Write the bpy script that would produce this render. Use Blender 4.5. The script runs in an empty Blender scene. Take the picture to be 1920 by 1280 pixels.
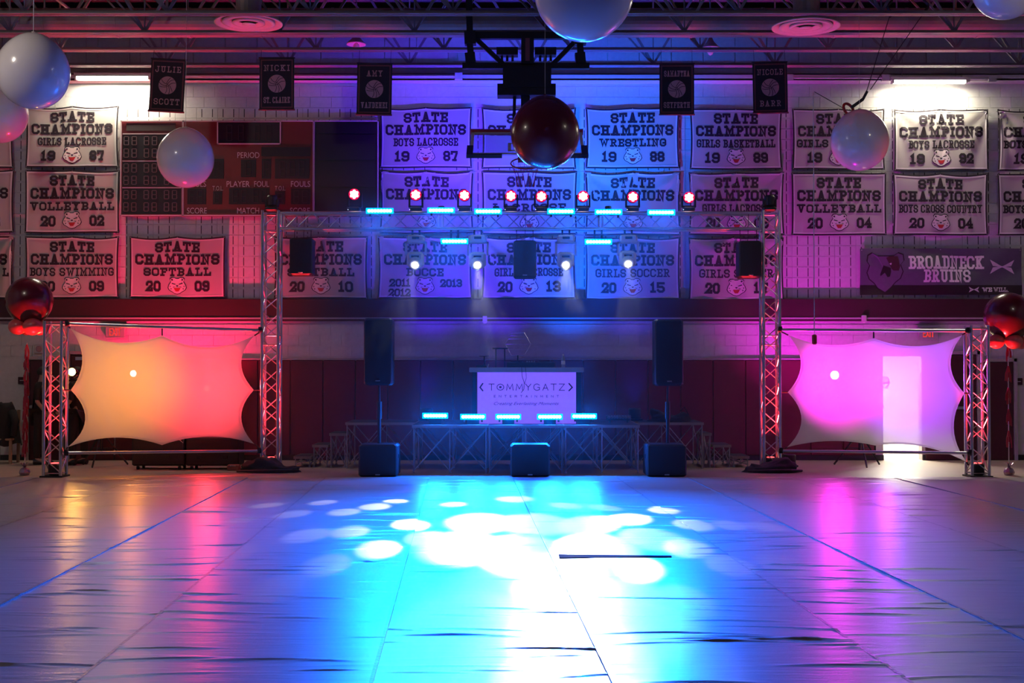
import bpy, bmesh, math, random
from mathutils import Vector, Matrix, noise, Euler

scene = bpy.context.scene
C = scene.collection
R = math.radians
random.seed(7)

# ------------------------------------------------------------------ camera
F, HOR, CAMZ = 2400.0, 690.0, 1.72
TILT = math.atan((HOR - 640.0) / F)
CT, ST = math.cos(TILT), math.sin(TILT)
cam_d = bpy.data.cameras.new('camera')
cam = bpy.data.objects.new('camera', cam_d)
C.objects.link(cam)
cam.location = (0, 0, CAMZ)
cam.rotation_euler = (math.pi / 2 + TILT, 0, 0)
cam_d.sensor_width = 36
cam_d.lens = F / 1920 * 36
cam_d.clip_end = 200
scene.camera = cam

def P(px, py, Y):
    """world point at depth Y that was measured at (px, py) in the 1920x1280 photograph"""
    dx, dz = px - 960.0, 640.0 - py
    k = Y / (F * CT - dz * ST)
    return Vector((dx * k, Y, CAMZ + (F * ST + dz * CT) * k))

# ------------------------------------------------------------------ view, world
vs = scene.view_settings
vs.view_transform = 'Standard'
vs.look = 'None'
vs.exposure = 0.0
vs.gamma = 1.0
vs.use_curve_mapping = False
scene.cycles.use_denoising = True
scene.cycles.sample_clamp_indirect = 6.0
scene.cycles.max_bounces = 6
scene.cycles.diffuse_bounces = 2
scene.cycles.glossy_bounces = 2
scene.cycles.use_adaptive_sampling = True
scene.cycles.adaptive_threshold = 0.05
scene.cycles.caustics_reflective = False
scene.cycles.caustics_refractive = False
scene.cycles.volume_bounces = 0
world = bpy.data.worlds.new('world')
scene.world = world
world.use_nodes = True
world.node_tree.nodes['Background'].inputs[0].default_value = (0.55, 0.32, 0.5, 1)
world.node_tree.nodes['Background'].inputs[1].default_value = 0.012

# ------------------------------------------------------------------ materials
MATS = {}

def mat(name, col, rough=0.6, metal=0.0, var=0.12, nscale=14.0, bump=0.0, bscale=60.0, emit=None, estr=0.0,
        coat=0.0, spec=0.5, trans=0.0, stretch=None):
    if name in MATS:
        return MATS[name]
    m = bpy.data.materials.new(name)
    m.use_nodes = True
    nt = m.node_tree
    b = nt.nodes['Principled BSDF']
    tc = nt.nodes.new('ShaderNodeTexCoord')
    mp = nt.nodes.new('ShaderNodeMapping')
    nt.links.new(tc.outputs['Object'], mp.inputs['Vector'])
    if stretch:
        mp.inputs['Scale'].default_value = stretch
    nz = nt.nodes.new('ShaderNodeTexNoise')
    nz.inputs['Scale'].default_value = nscale
    nz.inputs['Detail'].default_value = 4
    nt.links.new(mp.outputs[0], nz.inputs['Vector'])
    mix = nt.nodes.new('ShaderNodeMixRGB')
    mix.inputs['Color1'].default_value = (*[max(0, c * (1 - var)) for c in col], 1)
    mix.inputs['Color2'].default_value = (*[min(1, c * (1 + var)) for c in col], 1)
    nt.links.new(nz.outputs['Fac'], mix.inputs['Fac'])
    nt.links.new(mix.outputs[0], b.inputs['Base Color'])
    b.inputs['Roughness'].default_value = rough
    b.inputs['Metallic'].default_value = metal
    b.inputs['Specular IOR Level'].default_value = spec
    b.inputs['Coat Weight'].default_value = coat
    b.inputs['Transmission Weight'].default_value = trans
    if bump:
        n2 = nt.nodes.new('ShaderNodeTexNoise')
        n2.inputs['Scale'].default_value = bscale
        n2.inputs['Detail'].default_value = 5
        nt.links.new(mp.outputs[0], n2.inputs['Vector'])
        bp = nt.nodes.new('ShaderNodeBump')
        bp.inputs['Strength'].default_value = bump
        bp.inputs['Distance'].default_value = 0.02
        nt.links.new(n2.outputs['Fac'], bp.inputs['Height'])
        nt.links.new(bp.outputs[0], b.inputs['Normal'])
    if emit:
        b.inputs['Emission Color'].default_value = (*emit, 1)
        b.inputs['Emission Strength'].default_value = estr
    MATS[name] = m
    return m

PAINT = mat('painted_block', (0.72, 0.71, 0.69), 0.55, bump=0.15, bscale=90)
SLOT = mat('block_slot', (0.02, 0.02, 0.02), 0.9)
SIDING = mat('upper_siding', (0.6, 0.6, 0.58), 0.6)
MAROON = mat('maroon_paint', (0.045, 0.008, 0.014), 0.6)
PADVINYL = mat('maroon_pad_vinyl', (0.13, 0.016, 0.03), 0.7, bump=0.05)
DOORM = mat('maroon_door', (0.07, 0.012, 0.02), 0.5)
FRAME = mat('door_frame_paint', (0.45, 0.42, 0.42), 0.5)
WOOD = mat('gym_floor_cover', (0.42, 0.33, 0.26), 0.45, var=0.25, nscale=3, bump=0.05, stretch=(0.3, 3, 1))
STEEL = mat('joist_steel', (0.30, 0.27, 0.28), 0.5, metal=0.1)
DECK = mat('roof_deck', (0.09, 0.07, 0.08), 0.8)
DUCT = mat('duct_metal', (0.42, 0.38, 0.38), 0.45, metal=0.3)
ALU = mat('truss_aluminium', (0.62, 0.62, 0.64), 0.32, metal=0.9, var=0.08)
BLACK = mat('black_plastic', (0.015, 0.015, 0.018), 0.5, bump=0.08, bscale=200)
BLACKM = mat('black_steel', (0.022, 0.02, 0.025), 0.45, metal=0.3)
GRILLE = mat('speaker_grille', (0.012, 0.012, 0.014), 0.6, bump=0.6, bscale=350)
BADGE = mat('chrome_badge', (0.5, 0.5, 0.5), 0.3, metal=0.8)
CLOTH = mat('banner_cloth', (0.50, 0.48, 0.43), 0.75, var=0.05, nscale=4, bump=0.05, bscale=250)
HEM = mat('banner_hem', (0.72, 0.70, 0.66), 0.7)
INK = mat('banner_ink', (0.020, 0.012, 0.02), 0.7)
EMBLEM = mat('emblem_white', (0.82, 0.76, 0.70), 0.6)
EMBRED = mat('emblem_red', (0.50, 0.02, 0.03), 0.6)
PENNANT = mat('black_pennant_cloth', (0.015, 0.014, 0.02), 0.8)
PENTRIM = mat('pennant_trim', (0.16, 0.05, 0.06), 0.7)
PENINK = mat('pennant_print', (0.50, 0.27, 0.29), 0.7)
SCORERED = mat('scoreboard_red', (0.13, 0.005, 0.012), 0.45)
SCOREDARK = mat('scoreboard_window', (0.010, 0.011, 0.016), 0.5)
SCOREWHITE = mat('scoreboard_white', (0.62, 0.58, 0.58), 0.5)
SEGMENT = mat('unlit_segment', (0.14, 0.115, 0.115), 0.6)
MATRIX = mat('matrix_strip', (0.05, 0.042, 0.04), 0.7)
STAGEWOOD = mat('stage_deck_edge', (0.34, 0.27, 0.23), 0.6)
STAGETOP = mat('stage_deck_top', (0.03, 0.03, 0.033), 0.7)
WHITEPL = mat('white_plastic', (0.62, 0.58, 0.54), 0.45)
SKIN = mat('skin', (0.46, 0.27, 0.2), 0.6)
DARKCLOTH = mat('dark_clothing', (0.014, 0.013, 0.016), 0.85, bump=0.3, bscale=40)
HAIRM = mat('dark_hair', (0.02, 0.014, 0.012), 0.6)
REDRIM = mat('rim_red', (0.42, 0.03, 0.03), 0.45)

def balloon_mat(name, col, sss=0.0, rough=0.22):
    if name in MATS:
        return MATS[name]
    m = mat(name, col, rough, var=0.04, nscale=2, coat=0.6)
    b = m.node_tree.nodes['Principled BSDF']
    b.inputs['Coat Roughness'].default_value = 0.06
    return m

BWHITE = balloon_mat('white_latex', (0.86, 0.80, 0.80))
BMAROON = balloon_mat('maroon_latex', (0.13, 0.006, 0.016), rough=0.25)
MATS['maroon_latex'].node_tree.nodes['Principled BSDF'].inputs['Coat Weight'].default_value = 0.3
BRED = balloon_mat('red_latex', (0.75, 0.10, 0.09), rough=0.35)

def emission(name, col, s):
    if name in MATS:
        return MATS[name]
    m = bpy.data.materials.new(name)
    m.use_nodes = True
    nt = m.node_tree
    nt.nodes.clear()
    e = nt.nodes.new('ShaderNodeEmission')
    e.inputs[0].default_value = (*col, 1)
    e.inputs[1].default_value = s
    o = nt.nodes.new('ShaderNodeOutputMaterial')
    nt.links.new(e.outputs[0], o.inputs[0])
    MATS[name] = m
    return m

TUBE = emission('fluorescent_tube', (1.0, 0.93, 0.72), 16)
LEDBLUE = emission('led_blue', (0.35, 0.78, 1.0), 22)
LEDHALO = emission('led_blue_halo', (0.0, 0.42, 1.0), 2.2)
LEDRED = emission('led_red', (1.0, 0.16, 0.10), 12)
LEDREDCORE = emission('led_red_core', (1.0, 0.75, 0.55), 8)
LEDGREEN = emission('led_green', (0.1, 1.0, 0.55), 12)
SPOTWHITE = emission('spot_lens_white', (0.95, 0.97, 1.0), 40)
LENSORANGE = emission('lens_orange', (1.0, 0.55, 0.12), 40)
LENSPINK = emission('lens_pink', (1.0, 0.45, 0.9), 40)
LENSREDUP = emission('lens_red_uplight', (1.0, 0.05, 0.05), 6)
EXITRED = emission('exit_red', (1.0, 0.05, 0.04), 0.9)
PILOT = emission('pilot_led', (0.7, 0.8, 1.0), 3)

def spandex():
    m = bpy.data.materials.new('white_spandex')
    m.use_nodes = True
    nt = m.node_tree
    nt.nodes.clear()
    o = nt.nodes.new('ShaderNodeOutputMaterial')
    tr = nt.nodes.new('ShaderNodeBsdfTranslucent')
    df = nt.nodes.new('ShaderNodeBsdfDiffuse')
    tp = nt.nodes.new('ShaderNodeBsdfTransparent')
    nz = nt.nodes.new('ShaderNodeTexNoise')
    nz.inputs['Scale'].default_value = 3
    cr = nt.nodes.new('ShaderNodeMixRGB')
    cr.inputs[1].default_value = (0.80, 0.78, 0.77, 1)
    cr.inputs[2].default_value = (0.88, 0.86, 0.85, 1)
    nt.links.new(nz.outputs['Fac'], cr.inputs[0])
    nt.links.new(cr.outputs[0], tr.inputs[0])
    nt.links.new(cr.outputs[0], df.inputs[0])
    a = nt.nodes.new('ShaderNodeMixShader')
    a.inputs[0].default_value = 0.5
    nt.links.new(tr.outputs[0], a.inputs[1])
    nt.links.new(df.outputs[0], a.inputs[2])
    b = nt.nodes.new('ShaderNodeMixShader')
    b.inputs[0].default_value = 0.14
    nt.links.new(a.outputs[0], b.inputs[1])
    nt.links.new(tp.outputs[0], b.inputs[2])
    nt.links.new(b.outputs[0], o.inputs[0])
    return m
SPANDEX = spandex()
SPANHEM = mat('spandex_hem', (0.55, 0.52, 0.52), 0.7)

def tarp_mat():
    m = bpy.data.materials.new('vinyl_floor_cover')
    m.use_nodes = True
    nt = m.node_tree
    b = nt.nodes['Principled BSDF']
    tc = nt.nodes.new('ShaderNodeTexCoord')
    mp = nt.nodes.new('ShaderNodeMapping')
    mp.inputs['Scale'].default_value = (0.5, 5.0, 1)
    nt.links.new(tc.outputs['Object'], mp.inputs[0])
    nz = nt.nodes.new('ShaderNodeTexNoise')
    nz.inputs['Scale'].default_value = 1.6
    nz.inputs['Detail'].default_value = 8
    nz.inputs['Roughness'].default_value = 0.65
    nt.links.new(mp.outputs[0], nz.inputs['Vector'])
    mx = nt.nodes.new('ShaderNodeMixRGB')
    mx.inputs[1].default_value = (0.34, 0.30, 0.30, 1)
    mx.inputs[2].default_value = (0.48, 0.44, 0.43, 1)
    nt.links.new(nz.outputs['Fac'], mx.inputs[0])
    nt.links.new(mx.outputs[0], b.inputs['Base Color'])
    n2 = nt.nodes.new('ShaderNodeTexNoise')
    n2.inputs['Scale'].default_value = 3.0
    n2.inputs['Detail'].default_value = 6
    n2.inputs['Roughness'].default_value = 0.6
    mp2 = nt.nodes.new('ShaderNodeMapping')
    mp2.inputs['Scale'].default_value = (0.45, 2.6, 1)
    nt.links.new(tc.outputs['Object'], mp2.inputs[0])
    nt.links.new(mp2.outputs[0], n2.inputs['Vector'])
    bp = nt.nodes.new('ShaderNodeBump')
    bp.inputs['Strength'].default_value = 0.35
    bp.inputs['Distance'].default_value = 0.02
    nt.links.new(n2.outputs['Fac'], bp.inputs['Height'])
    nt.links.new(bp.outputs[0], b.inputs['Normal'])
    b.inputs['Roughness'].default_value = 0.30
    b.inputs['Specular IOR Level'].default_value = 0.6
    return m
TARP = tarp_mat()

# ------------------------------------------------------------------ mesh helpers
class MB:
    def __init__(self):
        self.v, self.f, self.mi = [], [], []

    def add(self, verts, faces, mi=0):
        o = len(self.v)
        self.v += [tuple(p) for p in verts]
        self.f += [tuple(i + o for i in f) for f in faces]
        self.mi += [mi] * len(faces)
        return self

    def box(self, c, s, mi=0, rot=None):
        x, y, z = s[0] / 2, s[1] / 2, s[2] / 2
        vs_ = [Vector((a * x, b * y, d * z)) for d in (-1, 1) for b in (-1, 1) for a in (-1, 1)]
        if rot is not None:
            vs_ = [rot @ p for p in vs_]
        c = Vector(c)
        return self.add([p + c for p in vs_], [(0, 2, 3, 1), (4, 5, 7, 6), (0, 1, 5, 4), (2, 6, 7, 3), (0, 4, 6, 2), (1, 3, 7, 5)], mi)

    def cbox(self, c, s, ch=0.02, mi=0):
        """box with chamfered vertical and front edges: an octagonal plan and a bevelled top/bottom"""
        x, y, z = s[0] / 2, s[1] / 2, s[2] / 2
        def ring(k, zz):
            a, b = x - k, y - k
            q = ch
            return [(-a + q, -b, zz), (a - q, -b, zz), (a, -b + q, zz), (a, b - q, zz), (a - q, b, zz), (-a + q, b, zz), (-a, b - q, zz), (-a, -b + q, zz)]
        rs = [ring(ch, -z), ring(0, -z + ch), ring(0, z - ch), ring(ch, z)]
        vs_ = [Vector(p) + Vector(c) for r in rs for p in r]
        fs = [tuple(reversed(range(8))), tuple(range(24, 32))]
        for k in range(3):
            for i in range(8):
                j = (i + 1) % 8
                fs.append((k * 8 + i, k * 8 + j, k * 8 + 8 + j, k * 8 + 8 + i))
        return self.add(vs_, fs, mi)

    def bar(self, p, q, r, n=6, mi=0, r2=None):
        p, q = Vector(p), Vector(q)
        d = q - p
        if d.length < 1e-6:
            return self
        d.normalize()
        u = d.orthogonal().normalized()
        w = d.cross(u)
        r2 = r if r2 is None else r2
        vs_ = []
        for c, rr in ((p, r), (q, r2)):
            for i in range(n):
                a = 2 * math.pi * i / n
                vs_.append(c + u * math.cos(a) * rr + w * math.sin(a) * rr)
        fs = [(i, (i + 1) % n, n + (i + 1) % n, n + i) for i in range(n)]
        fs += [tuple(reversed(range(n))), tuple(range(n, 2 * n))]
        return self.add(vs_, fs, mi)

    def beam(self, p, q, w, h, mi=0):
        """rectangular bar; w horizontal, h vertical-ish"""
        p, q = Vector(p), Vector(q)
        d = (q - p).normalized()
        up = Vector((0, 0, 1)) if abs(d.z) < 0.95 else Vector((0, 1, 0))
        s = d.cross(up).normalized()
        u = s.cross(d)
        vs_ = [c + s * a * w / 2 + u * b * h / 2 for c in (p, q) for a, b in ((-1, -1), (1, -1), (1, 1), (-1, 1))]
        return self.add(vs_, [(0, 1, 2, 3), (7, 6, 5, 4), (0, 4, 5, 1), (1, 5, 6, 2), (2, 6, 7, 3), (3, 7, 4, 0)], mi)

    def tube(self, pts, r, n=6, mi=0):
        pts = [Vector(p) for p in pts]
        o = len(self.v)
        u = None
        for k, p in enumerate(pts):
            d = (pts[min(k + 1, len(pts) - 1)] - pts[max(k - 1, 0)]).normalized()
            if u is None:
                u = d.orthogonal().normalized()
            u = (u - d * u.dot(d)).normalized()
            w = d.cross(u)
            rr = r[k] if isinstance(r, (list, tuple)) else r
            for i in range(n):
                a = 2 * math.pi * i / n
                self.v.append(tuple(p + u * math.cos(a) * rr + w * math.sin(a) * rr))
        for k in range(len(pts) - 1):
            for i in range(n):
                j = (i + 1) % n
                self.f.append((o + k * n + i, o + k * n + j, o + k * n + n + j, o + k * n + n + i))
                self.mi.append(mi)
        e = o + (len(pts) - 1) * n
        self.f += [tuple(reversed(range(o, o + n))), tuple(range(e, e + n))]
        self.mi += [mi, mi]
        return self

    def lathe(self, prof, n=24, c=(0, 0, 0), rot=None, mi=0):
        c = Vector(c)
        vs_, fs = [], []
        for r, z in prof:
            for i in range(n):
                a = 2 * math.pi * i / n
                p = Vector((r * math.cos(a), r * math.sin(a), z))
                vs_.append((rot @ p if rot is not None else p) + c)
        for k in range(len(prof) - 1):
            for i in range(n):
                j = (i + 1) % n
                fs.append((k * n + i, k * n + j, k * n + n + j, k * n + n + i))
        fs.append(tuple(reversed(range(n))))
        fs.append(tuple(range((len(prof) - 1) * n, len(prof) * n)))
        return self.add(vs_, fs, mi)

    def prism(self, poly, y0, y1, mi=0):
        """polygon in XZ extruded along Y from y0 (front) to y1"""
        n = len(poly)
        vs_ = [(x, y0, z) for x, z in poly] + [(x, y1, z) for x, z in poly]
        fs = [tuple(range(n)), tuple(reversed(range(n, 2 * n)))]
        fs += [(i, n + i, n + (i + 1) % n, (i + 1) % n) for i in range(n)]
        return self.add(vs_, fs, mi)

    def build(self, name, mats, parent=None, origin=None, smooth=False):
        if origin is not None:
            o = Vector(origin)
            self.v = [tuple(Vector(p) - o) for p in self.v]
        me = bpy.data.meshes.new(name)
        me.from_pydata(self.v, [], self.f)
        if not isinstance(mats, (list, tuple)):
            mats = [mats]
        for m in mats:
            me.materials.append(m)
        if len(mats) > 1:
            me.polygons.foreach_set('material_index', self.mi)
        if smooth:
            me.polygons.foreach_set('use_smooth', [True] * len(me.polygons))
        bm = bmesh.new()
        bm.from_mesh(me)
        bmesh.ops.recalc_face_normals(bm, faces=bm.faces)
        bm.to_mesh(me)
        bm.free()
        ob = bpy.data.objects.new(name, me)
        C.objects.link(ob)
        if parent is not None:
            ob.parent = parent
        return ob

def thing(name, label, cat, loc=(0, 0, 0), group=None, rot=(0, 0, 0)):
    o = bpy.data.objects.new(name, None)
    o.empty_display_size = 0.1
    C.objects.link(o)
    o.location = loc
    o.rotation_euler = rot
    return tag(o, label, cat, group)

def tag(o, label, cat, group=None):
    o['label'] = label
    o['category'] = cat
    if group:
        o['group'] = group
    return o

def struct(o):
    o['kind'] = 'structure'
    return o

def inst(src, parent, loc=None, rot=None, scale=None):
    c = src.copy()
    C.objects.link(c)
    c.parent = parent
    if loc is not None:
        c.location = loc
    if rot is not None:
        c.rotation_euler = rot
    if scale is not None:
        c.scale = scale
    return c

def copy_tree(o, parent=None):
    c = o.copy()
    C.objects.link(c)
    c.parent = parent
    for ch in o.children:
        copy_tree(ch, c)
    return c

def lamp(name, kind, col, watts, loc, target=None, parent=None, origin=None, size=0.1, angle=60, blend=0.6, sy=None, spread=None):
    d = bpy.data.lights.new(name, kind)
    d.color = col
    d.energy = watts
    if kind == 'SPOT':
        d.spot_size = R(angle)
        d.spot_blend = blend
        d.shadow_soft_size = size
    elif kind == 'AREA':
        d.shape = 'RECTANGLE'
        d.size = size
        d.size_y = sy or size
        if spread:
            d.spread = R(spread)
    else:
        d.shadow_soft_size = size
    o = bpy.data.objects.new(name, d)
    C.objects.link(o)
    loc = Vector(loc)
    if target is not None:
        o.rotation_euler = (Vector(target) - loc).to_track_quat('-Z', 'Y').to_euler()
    if parent is not None:
        o.parent = parent
        loc = loc - Vector(parent.location)
    o.location = loc
    return o

# ------------------------------------------------------------------ lettering
_RAW = {
 'A': (5, "1,0 2.4,6 2.6,6 4,0;1.6,2 3.4,2;0,0 2,0;3,0 5,0"),
 'B': (4, "0,6 3,6 4,5 4,4 3,3 1,3;3,3 4,2 4,1 3,0 0,0;1,0 1,6"),
 'C': (4, "4,4.7 4,5 3,6 1,6 0,5 0,1 1,0 3,0 4,1 4,1.3"),
 'D': (4, "0,6 3,6 4,5 4,1 3,0 0,0;1,0 1,6"),
 'E': (4, "4,4.6 4,6 0,6;1,0 1,6;0,0 4,0 4,1.4;1,3 3,3"),
 'F': (4, "4,4.6 4,6 0,6;1,0 1,6;0,0 2,0;1,3 3,3"),
 'G': (4, "4,4.4 4,5 3,6 1,6 0,5 0,1 1,0 3,0 4,1 4,2.8 2.2,2.8"),
 'H': (5, "1,0 1,6;4,0 4,6;1,3 4,3;0,0 2,0;0,6 2,6;3,0 5,0;3,6 5,6"),
 'I': (2, "1,0 1,6;0,0 2,0;0,6 2,6"),
 'J': (4, "2,6 4,6;3,6 3,1 2,0 1,0 0,1 0,2"),
 'K': (5, "1,0 1,6;1,2 4,6;2,3.4 4,0;0,0 2,0;0,6 2,6;3,0 5,0;3,6 5,6"),
 'L': (4, "1,0 1,6;0,6 2,6;0,0 4,0 4,1.8"),
 'M': (6, "1,0 1,6 3,2 5,6 5,0;0,0 2,0;4,0 6,0;0,6 1,6;5,6 6,6"),
 'N': (5, "1,0 1,6 4,0 4,6;0,0 2,0;0,6 1,6;3,6 5,6"),
 'O': (4, "1,0 3,0 4,1 4,5 3,6 1,6 0,5 0,1 1,0"),
 'P': (4, "1,0 1,6;0,6 3,6 4,5 4,4 3,3 1,3;0,0 2,0"),
 'R': (4.6, "1,0 1,6;0,6 3,6 4,5 4,4 3,3 1,3;2.4,3 4,0 4.6,0;0,0 2,0"),
 'S': (4, "4,4.4 4,5 3,6 1,6 0,5 0,4 1,3 3,3 4,2 4,1 3,0 1,0 0,1 0,1.6"),
 'T': (4, "2,0 2,6;0,4.6 0,6 4,6 4,4.6;1,0 3,0"),
 'U': (5, "1,6 1,1 2,0 3,0 4,1 4,6;0,6 2,6;3,6 5,6"),
 'V': (5, "1,6 2.4,0 2.6,0 4,6;0,6 2,6;3,6 5,6"),
 'W': (7, "1,6 2.2,0 3.5,4.4 4.8,0 6,6;0,6 2,6;5,6 7,6"),
 'Y': (5, "1,6 2.5,3 4,6;2.5,3 2.5,0;1.5,0 3.5,0;0,6 2,6;3,6 5,6"),
 'Z': (4, "0,4.8 0,6 4,6 0,0 4,0 4,1.2"),
 '0': (4, "1,0 3,0 4,1 4,5 3,6 1,6 0,5 0,1 1,0"),
 '1': (2.4, "1.2,0 1.2,6 0.2,5;0,0 2.4,0"),
 '2': (4, "0,4.2 0,5 1,6 3,6 4,5 4,4 0,0 4,0 4,1.2"),
 '3': (4, "0,5 1,6 3,6 4,5 4,4 3,3 1.4,3;3,3 4,2 4,1 3,0 1,0 0,1"),
 '4': (4, "3,0 3,6 0,2 4,2;2,0 4,0"),
 '5': (4, "4,6 0,6 0,3.4 3,3.4 4,2.4 4,1 3,0 1,0 0,1"),
 '6': (4, "4,5 3,6 1,6 0,5 0,1 1,0 3,0 4,1 4,2.4 3,3.2 0,3.2"),
 '7': (4, "0,4.8 0,6 4,6 4,5 2,0;1,0 3,0"),
 '8': (4, "1,3 0,4 0,5 1,6 3,6 4,5 4,4 3,3 1,3 0,2 0,1 1,0 3,0 4,1 4,2 3,3"),
 '9': (4, "0,1 1,0 3,0 4,1 4,5 3,6 1,6 0,5 0,3.8 1,2.9 4,2.9"),
 '.': (1, "0.2,0 0.8,0"),
}
_SANS = {
 'A': (4, "0,0 2,6 4,0;0.8,2 3.2,2"), 'E': (3, "3,6 0,6 0,0 3,0;0,3 2.5,3"), 'I': (0.4, "0.2,0 0.2,6"), 'M': (5, "0,0 0.6,6 2.5,1.2 4.4,6 5,0"),
 'N': (4, "0,0 0,6 4,0 4,6"), 'R': (3.6, "0,0 0,6 2.6,6 3.4,5.2 3.4,4 2.6,3.2 0,3.2;2,3.2 3.6,0"), 'T': (4, "0,6 4,6;2,6 2,0"), 'Y': (4, "0,6 2,3 4,6;2,3 2,0"),
 'G': (4.6, "4.2,5 3,6 1.6,6 0.4,5 0,3.6 0,2.4 0.4,1 1.6,0 3,0 4.3,0.6 4.3,2.8 2.8,2.8"), 'Z': (4, "0,6 4,6 0,0 4,0"),
 'O': (5, "2.5,0 4,0.6 5,2 5,4 4,5.4 2.5,6 1,5.4 0,4 0,2 1,0.6 2.5,0;1.9,2.4 3.1,2.4 3.1,3.6 1.9,3.6 1.9,2.4;2.5,2.4 2.5,3.6"),
 'X': (4, "0,0 4,6;0,6 4,0"), '<': (2, "2,6 0,3 2,0;2.8,6 0.8,3 2.8,0"), '>': (2.8, "0.8,6 2.8,3 0.8,0;0,6 2,3 0,0"),
}

def parse(raw):
    out = {}
    for k, (w, s) in raw.items():
        out[k] = (w, [[tuple(float(t) for t in q.split(',')) for q in pl.split()] for pl in s.split(';')])
    return out
GLY = parse(_RAW)
SANS = parse(_SANS)

def stroke(pts, t, step=0.06):
    """thick polyline as quads with mitred joints; returns list of quads of 2D points"""
    P2 = [Vector(p) for p in pts]
    closed = (P2[0] - P2[-1]).length < 1e-6 and len(P2) > 3
    if closed:
        P2 = P2[:-1]
    n = len(P2)
    L, Rr = [], []
    for i in range(n):
        a = P2[i - 1] if (i > 0 or closed) else None
        b = P2[(i + 1) % n] if (i < n - 1 or closed) else None
        d1 = (P2[i] - a).normalized() if a is not None else (b - P2[i]).normalized()
        d2 = (b - P2[i]).normalized() if b is not None else d1
        n1, n2 = Vector((-d1.y, d1.x)), Vector((-d2.y, d2.x))
        m = n1 + n2
        m = n1 if m.length < 1e-4 else m.normalized()
        k = t / 2 / max(0.45, m.dot(n1))
        p = P2[i].copy()
        if a is None:
            p -= d1 * t * 0.5
        if b is None:
            p += d1 * t * 0.5
        L.append(p + m * k)
        Rr.append(p - m * k)
    quads = []
    for i in range(n if closed else n - 1):
        j = (i + 1) % n
        seg = max(1, int((P2[j] - P2[i]).length / step))
        for s in range(seg):
            u0, u1 = s / seg, (s + 1) / seg
            quads.append((Rr[i].lerp(Rr[j], u0), Rr[i].lerp(Rr[j], u1), L[i].lerp(L[j], u1), L[i].lerp(L[j], u0)))
    return quads

def line_quads(text, x, z, w, h, font=GLY, t=0.17, gap=1.9, space=3.2):
    """fit text centred on x, baseline z, width w, cap height h -> quads in XZ plane"""
    tot, items = 0, []
    for ch in text:
        if ch == ' ':
            tot += space
            continue
        gw, pls = font[ch]
        items.append((tot, pls))
        tot += gw + gap
    tot -= gap
    tk = t * h
    ux = (w - tk) / max(tot, 0.1)
    uz = (h - tk) / 6
    q = []
    for off, pls in items:
        for pl in pls:
            q += stroke([(x - w / 2 + tk / 2 + (off + a) * ux, z + tk / 2 + b * uz) for a, b in pl], tk)
    return q

def quads_to(mb, quads, fn, mi=0):
    for q in quads:
        mb.add([fn(p[0], p[1]) for p in q], [(0, 1, 2, 3)], mi)

_tcache = {}
def text_quads(body, size, shear=0.0):
    """built-in sans font as (verts2d, faces); centred"""
    key = (body, size, shear)
    if key not in _tcache:
        cu = bpy.data.curves.new('txt', 'FONT')
        cu.body = body
        cu.size = size
        cu.shear = shear
        cu.align_x = 'CENTER'
        cu.align_y = 'CENTER'
        cu.resolution_u = 3
        ob = bpy.data.objects.new('txt', cu)
        C.objects.link(ob)
        me = bpy.data.meshes.new_from_object(ob)
        vs_ = [(v.co.x, v.co.y) for v in me.vertices]
        fs = [tuple(p.vertices) for p in me.polygons]
        bpy.data.objects.remove(ob)
        bpy.data.meshes.remove(me)
        _tcache[key] = (vs_, fs)
    return _tcache[key]

def text_on(mb, body, size, x, y, z, mi=0, width=None, shear=0.0, height=None):
    vs_, fs = text_quads(body, size, shear)
    w0 = max(v[0] for v in vs_) - min(v[0] for v in vs_)
    h0 = max(v[1] for v in vs_) - min(v[1] for v in vs_)
    cx = (max(v[0] for v in vs_) + min(v[0] for v in vs_)) / 2
    cy = (max(v[1] for v in vs_) + min(v[1] for v in vs_)) / 2
    sx = width / w0 if width else 1
    sz = height / h0 if height else sx
    mb.add([(x + (a - cx) * sx, y, z + (b - cy) * sz) for a, b in vs_], fs, mi)

WALL = 24.0

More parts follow.
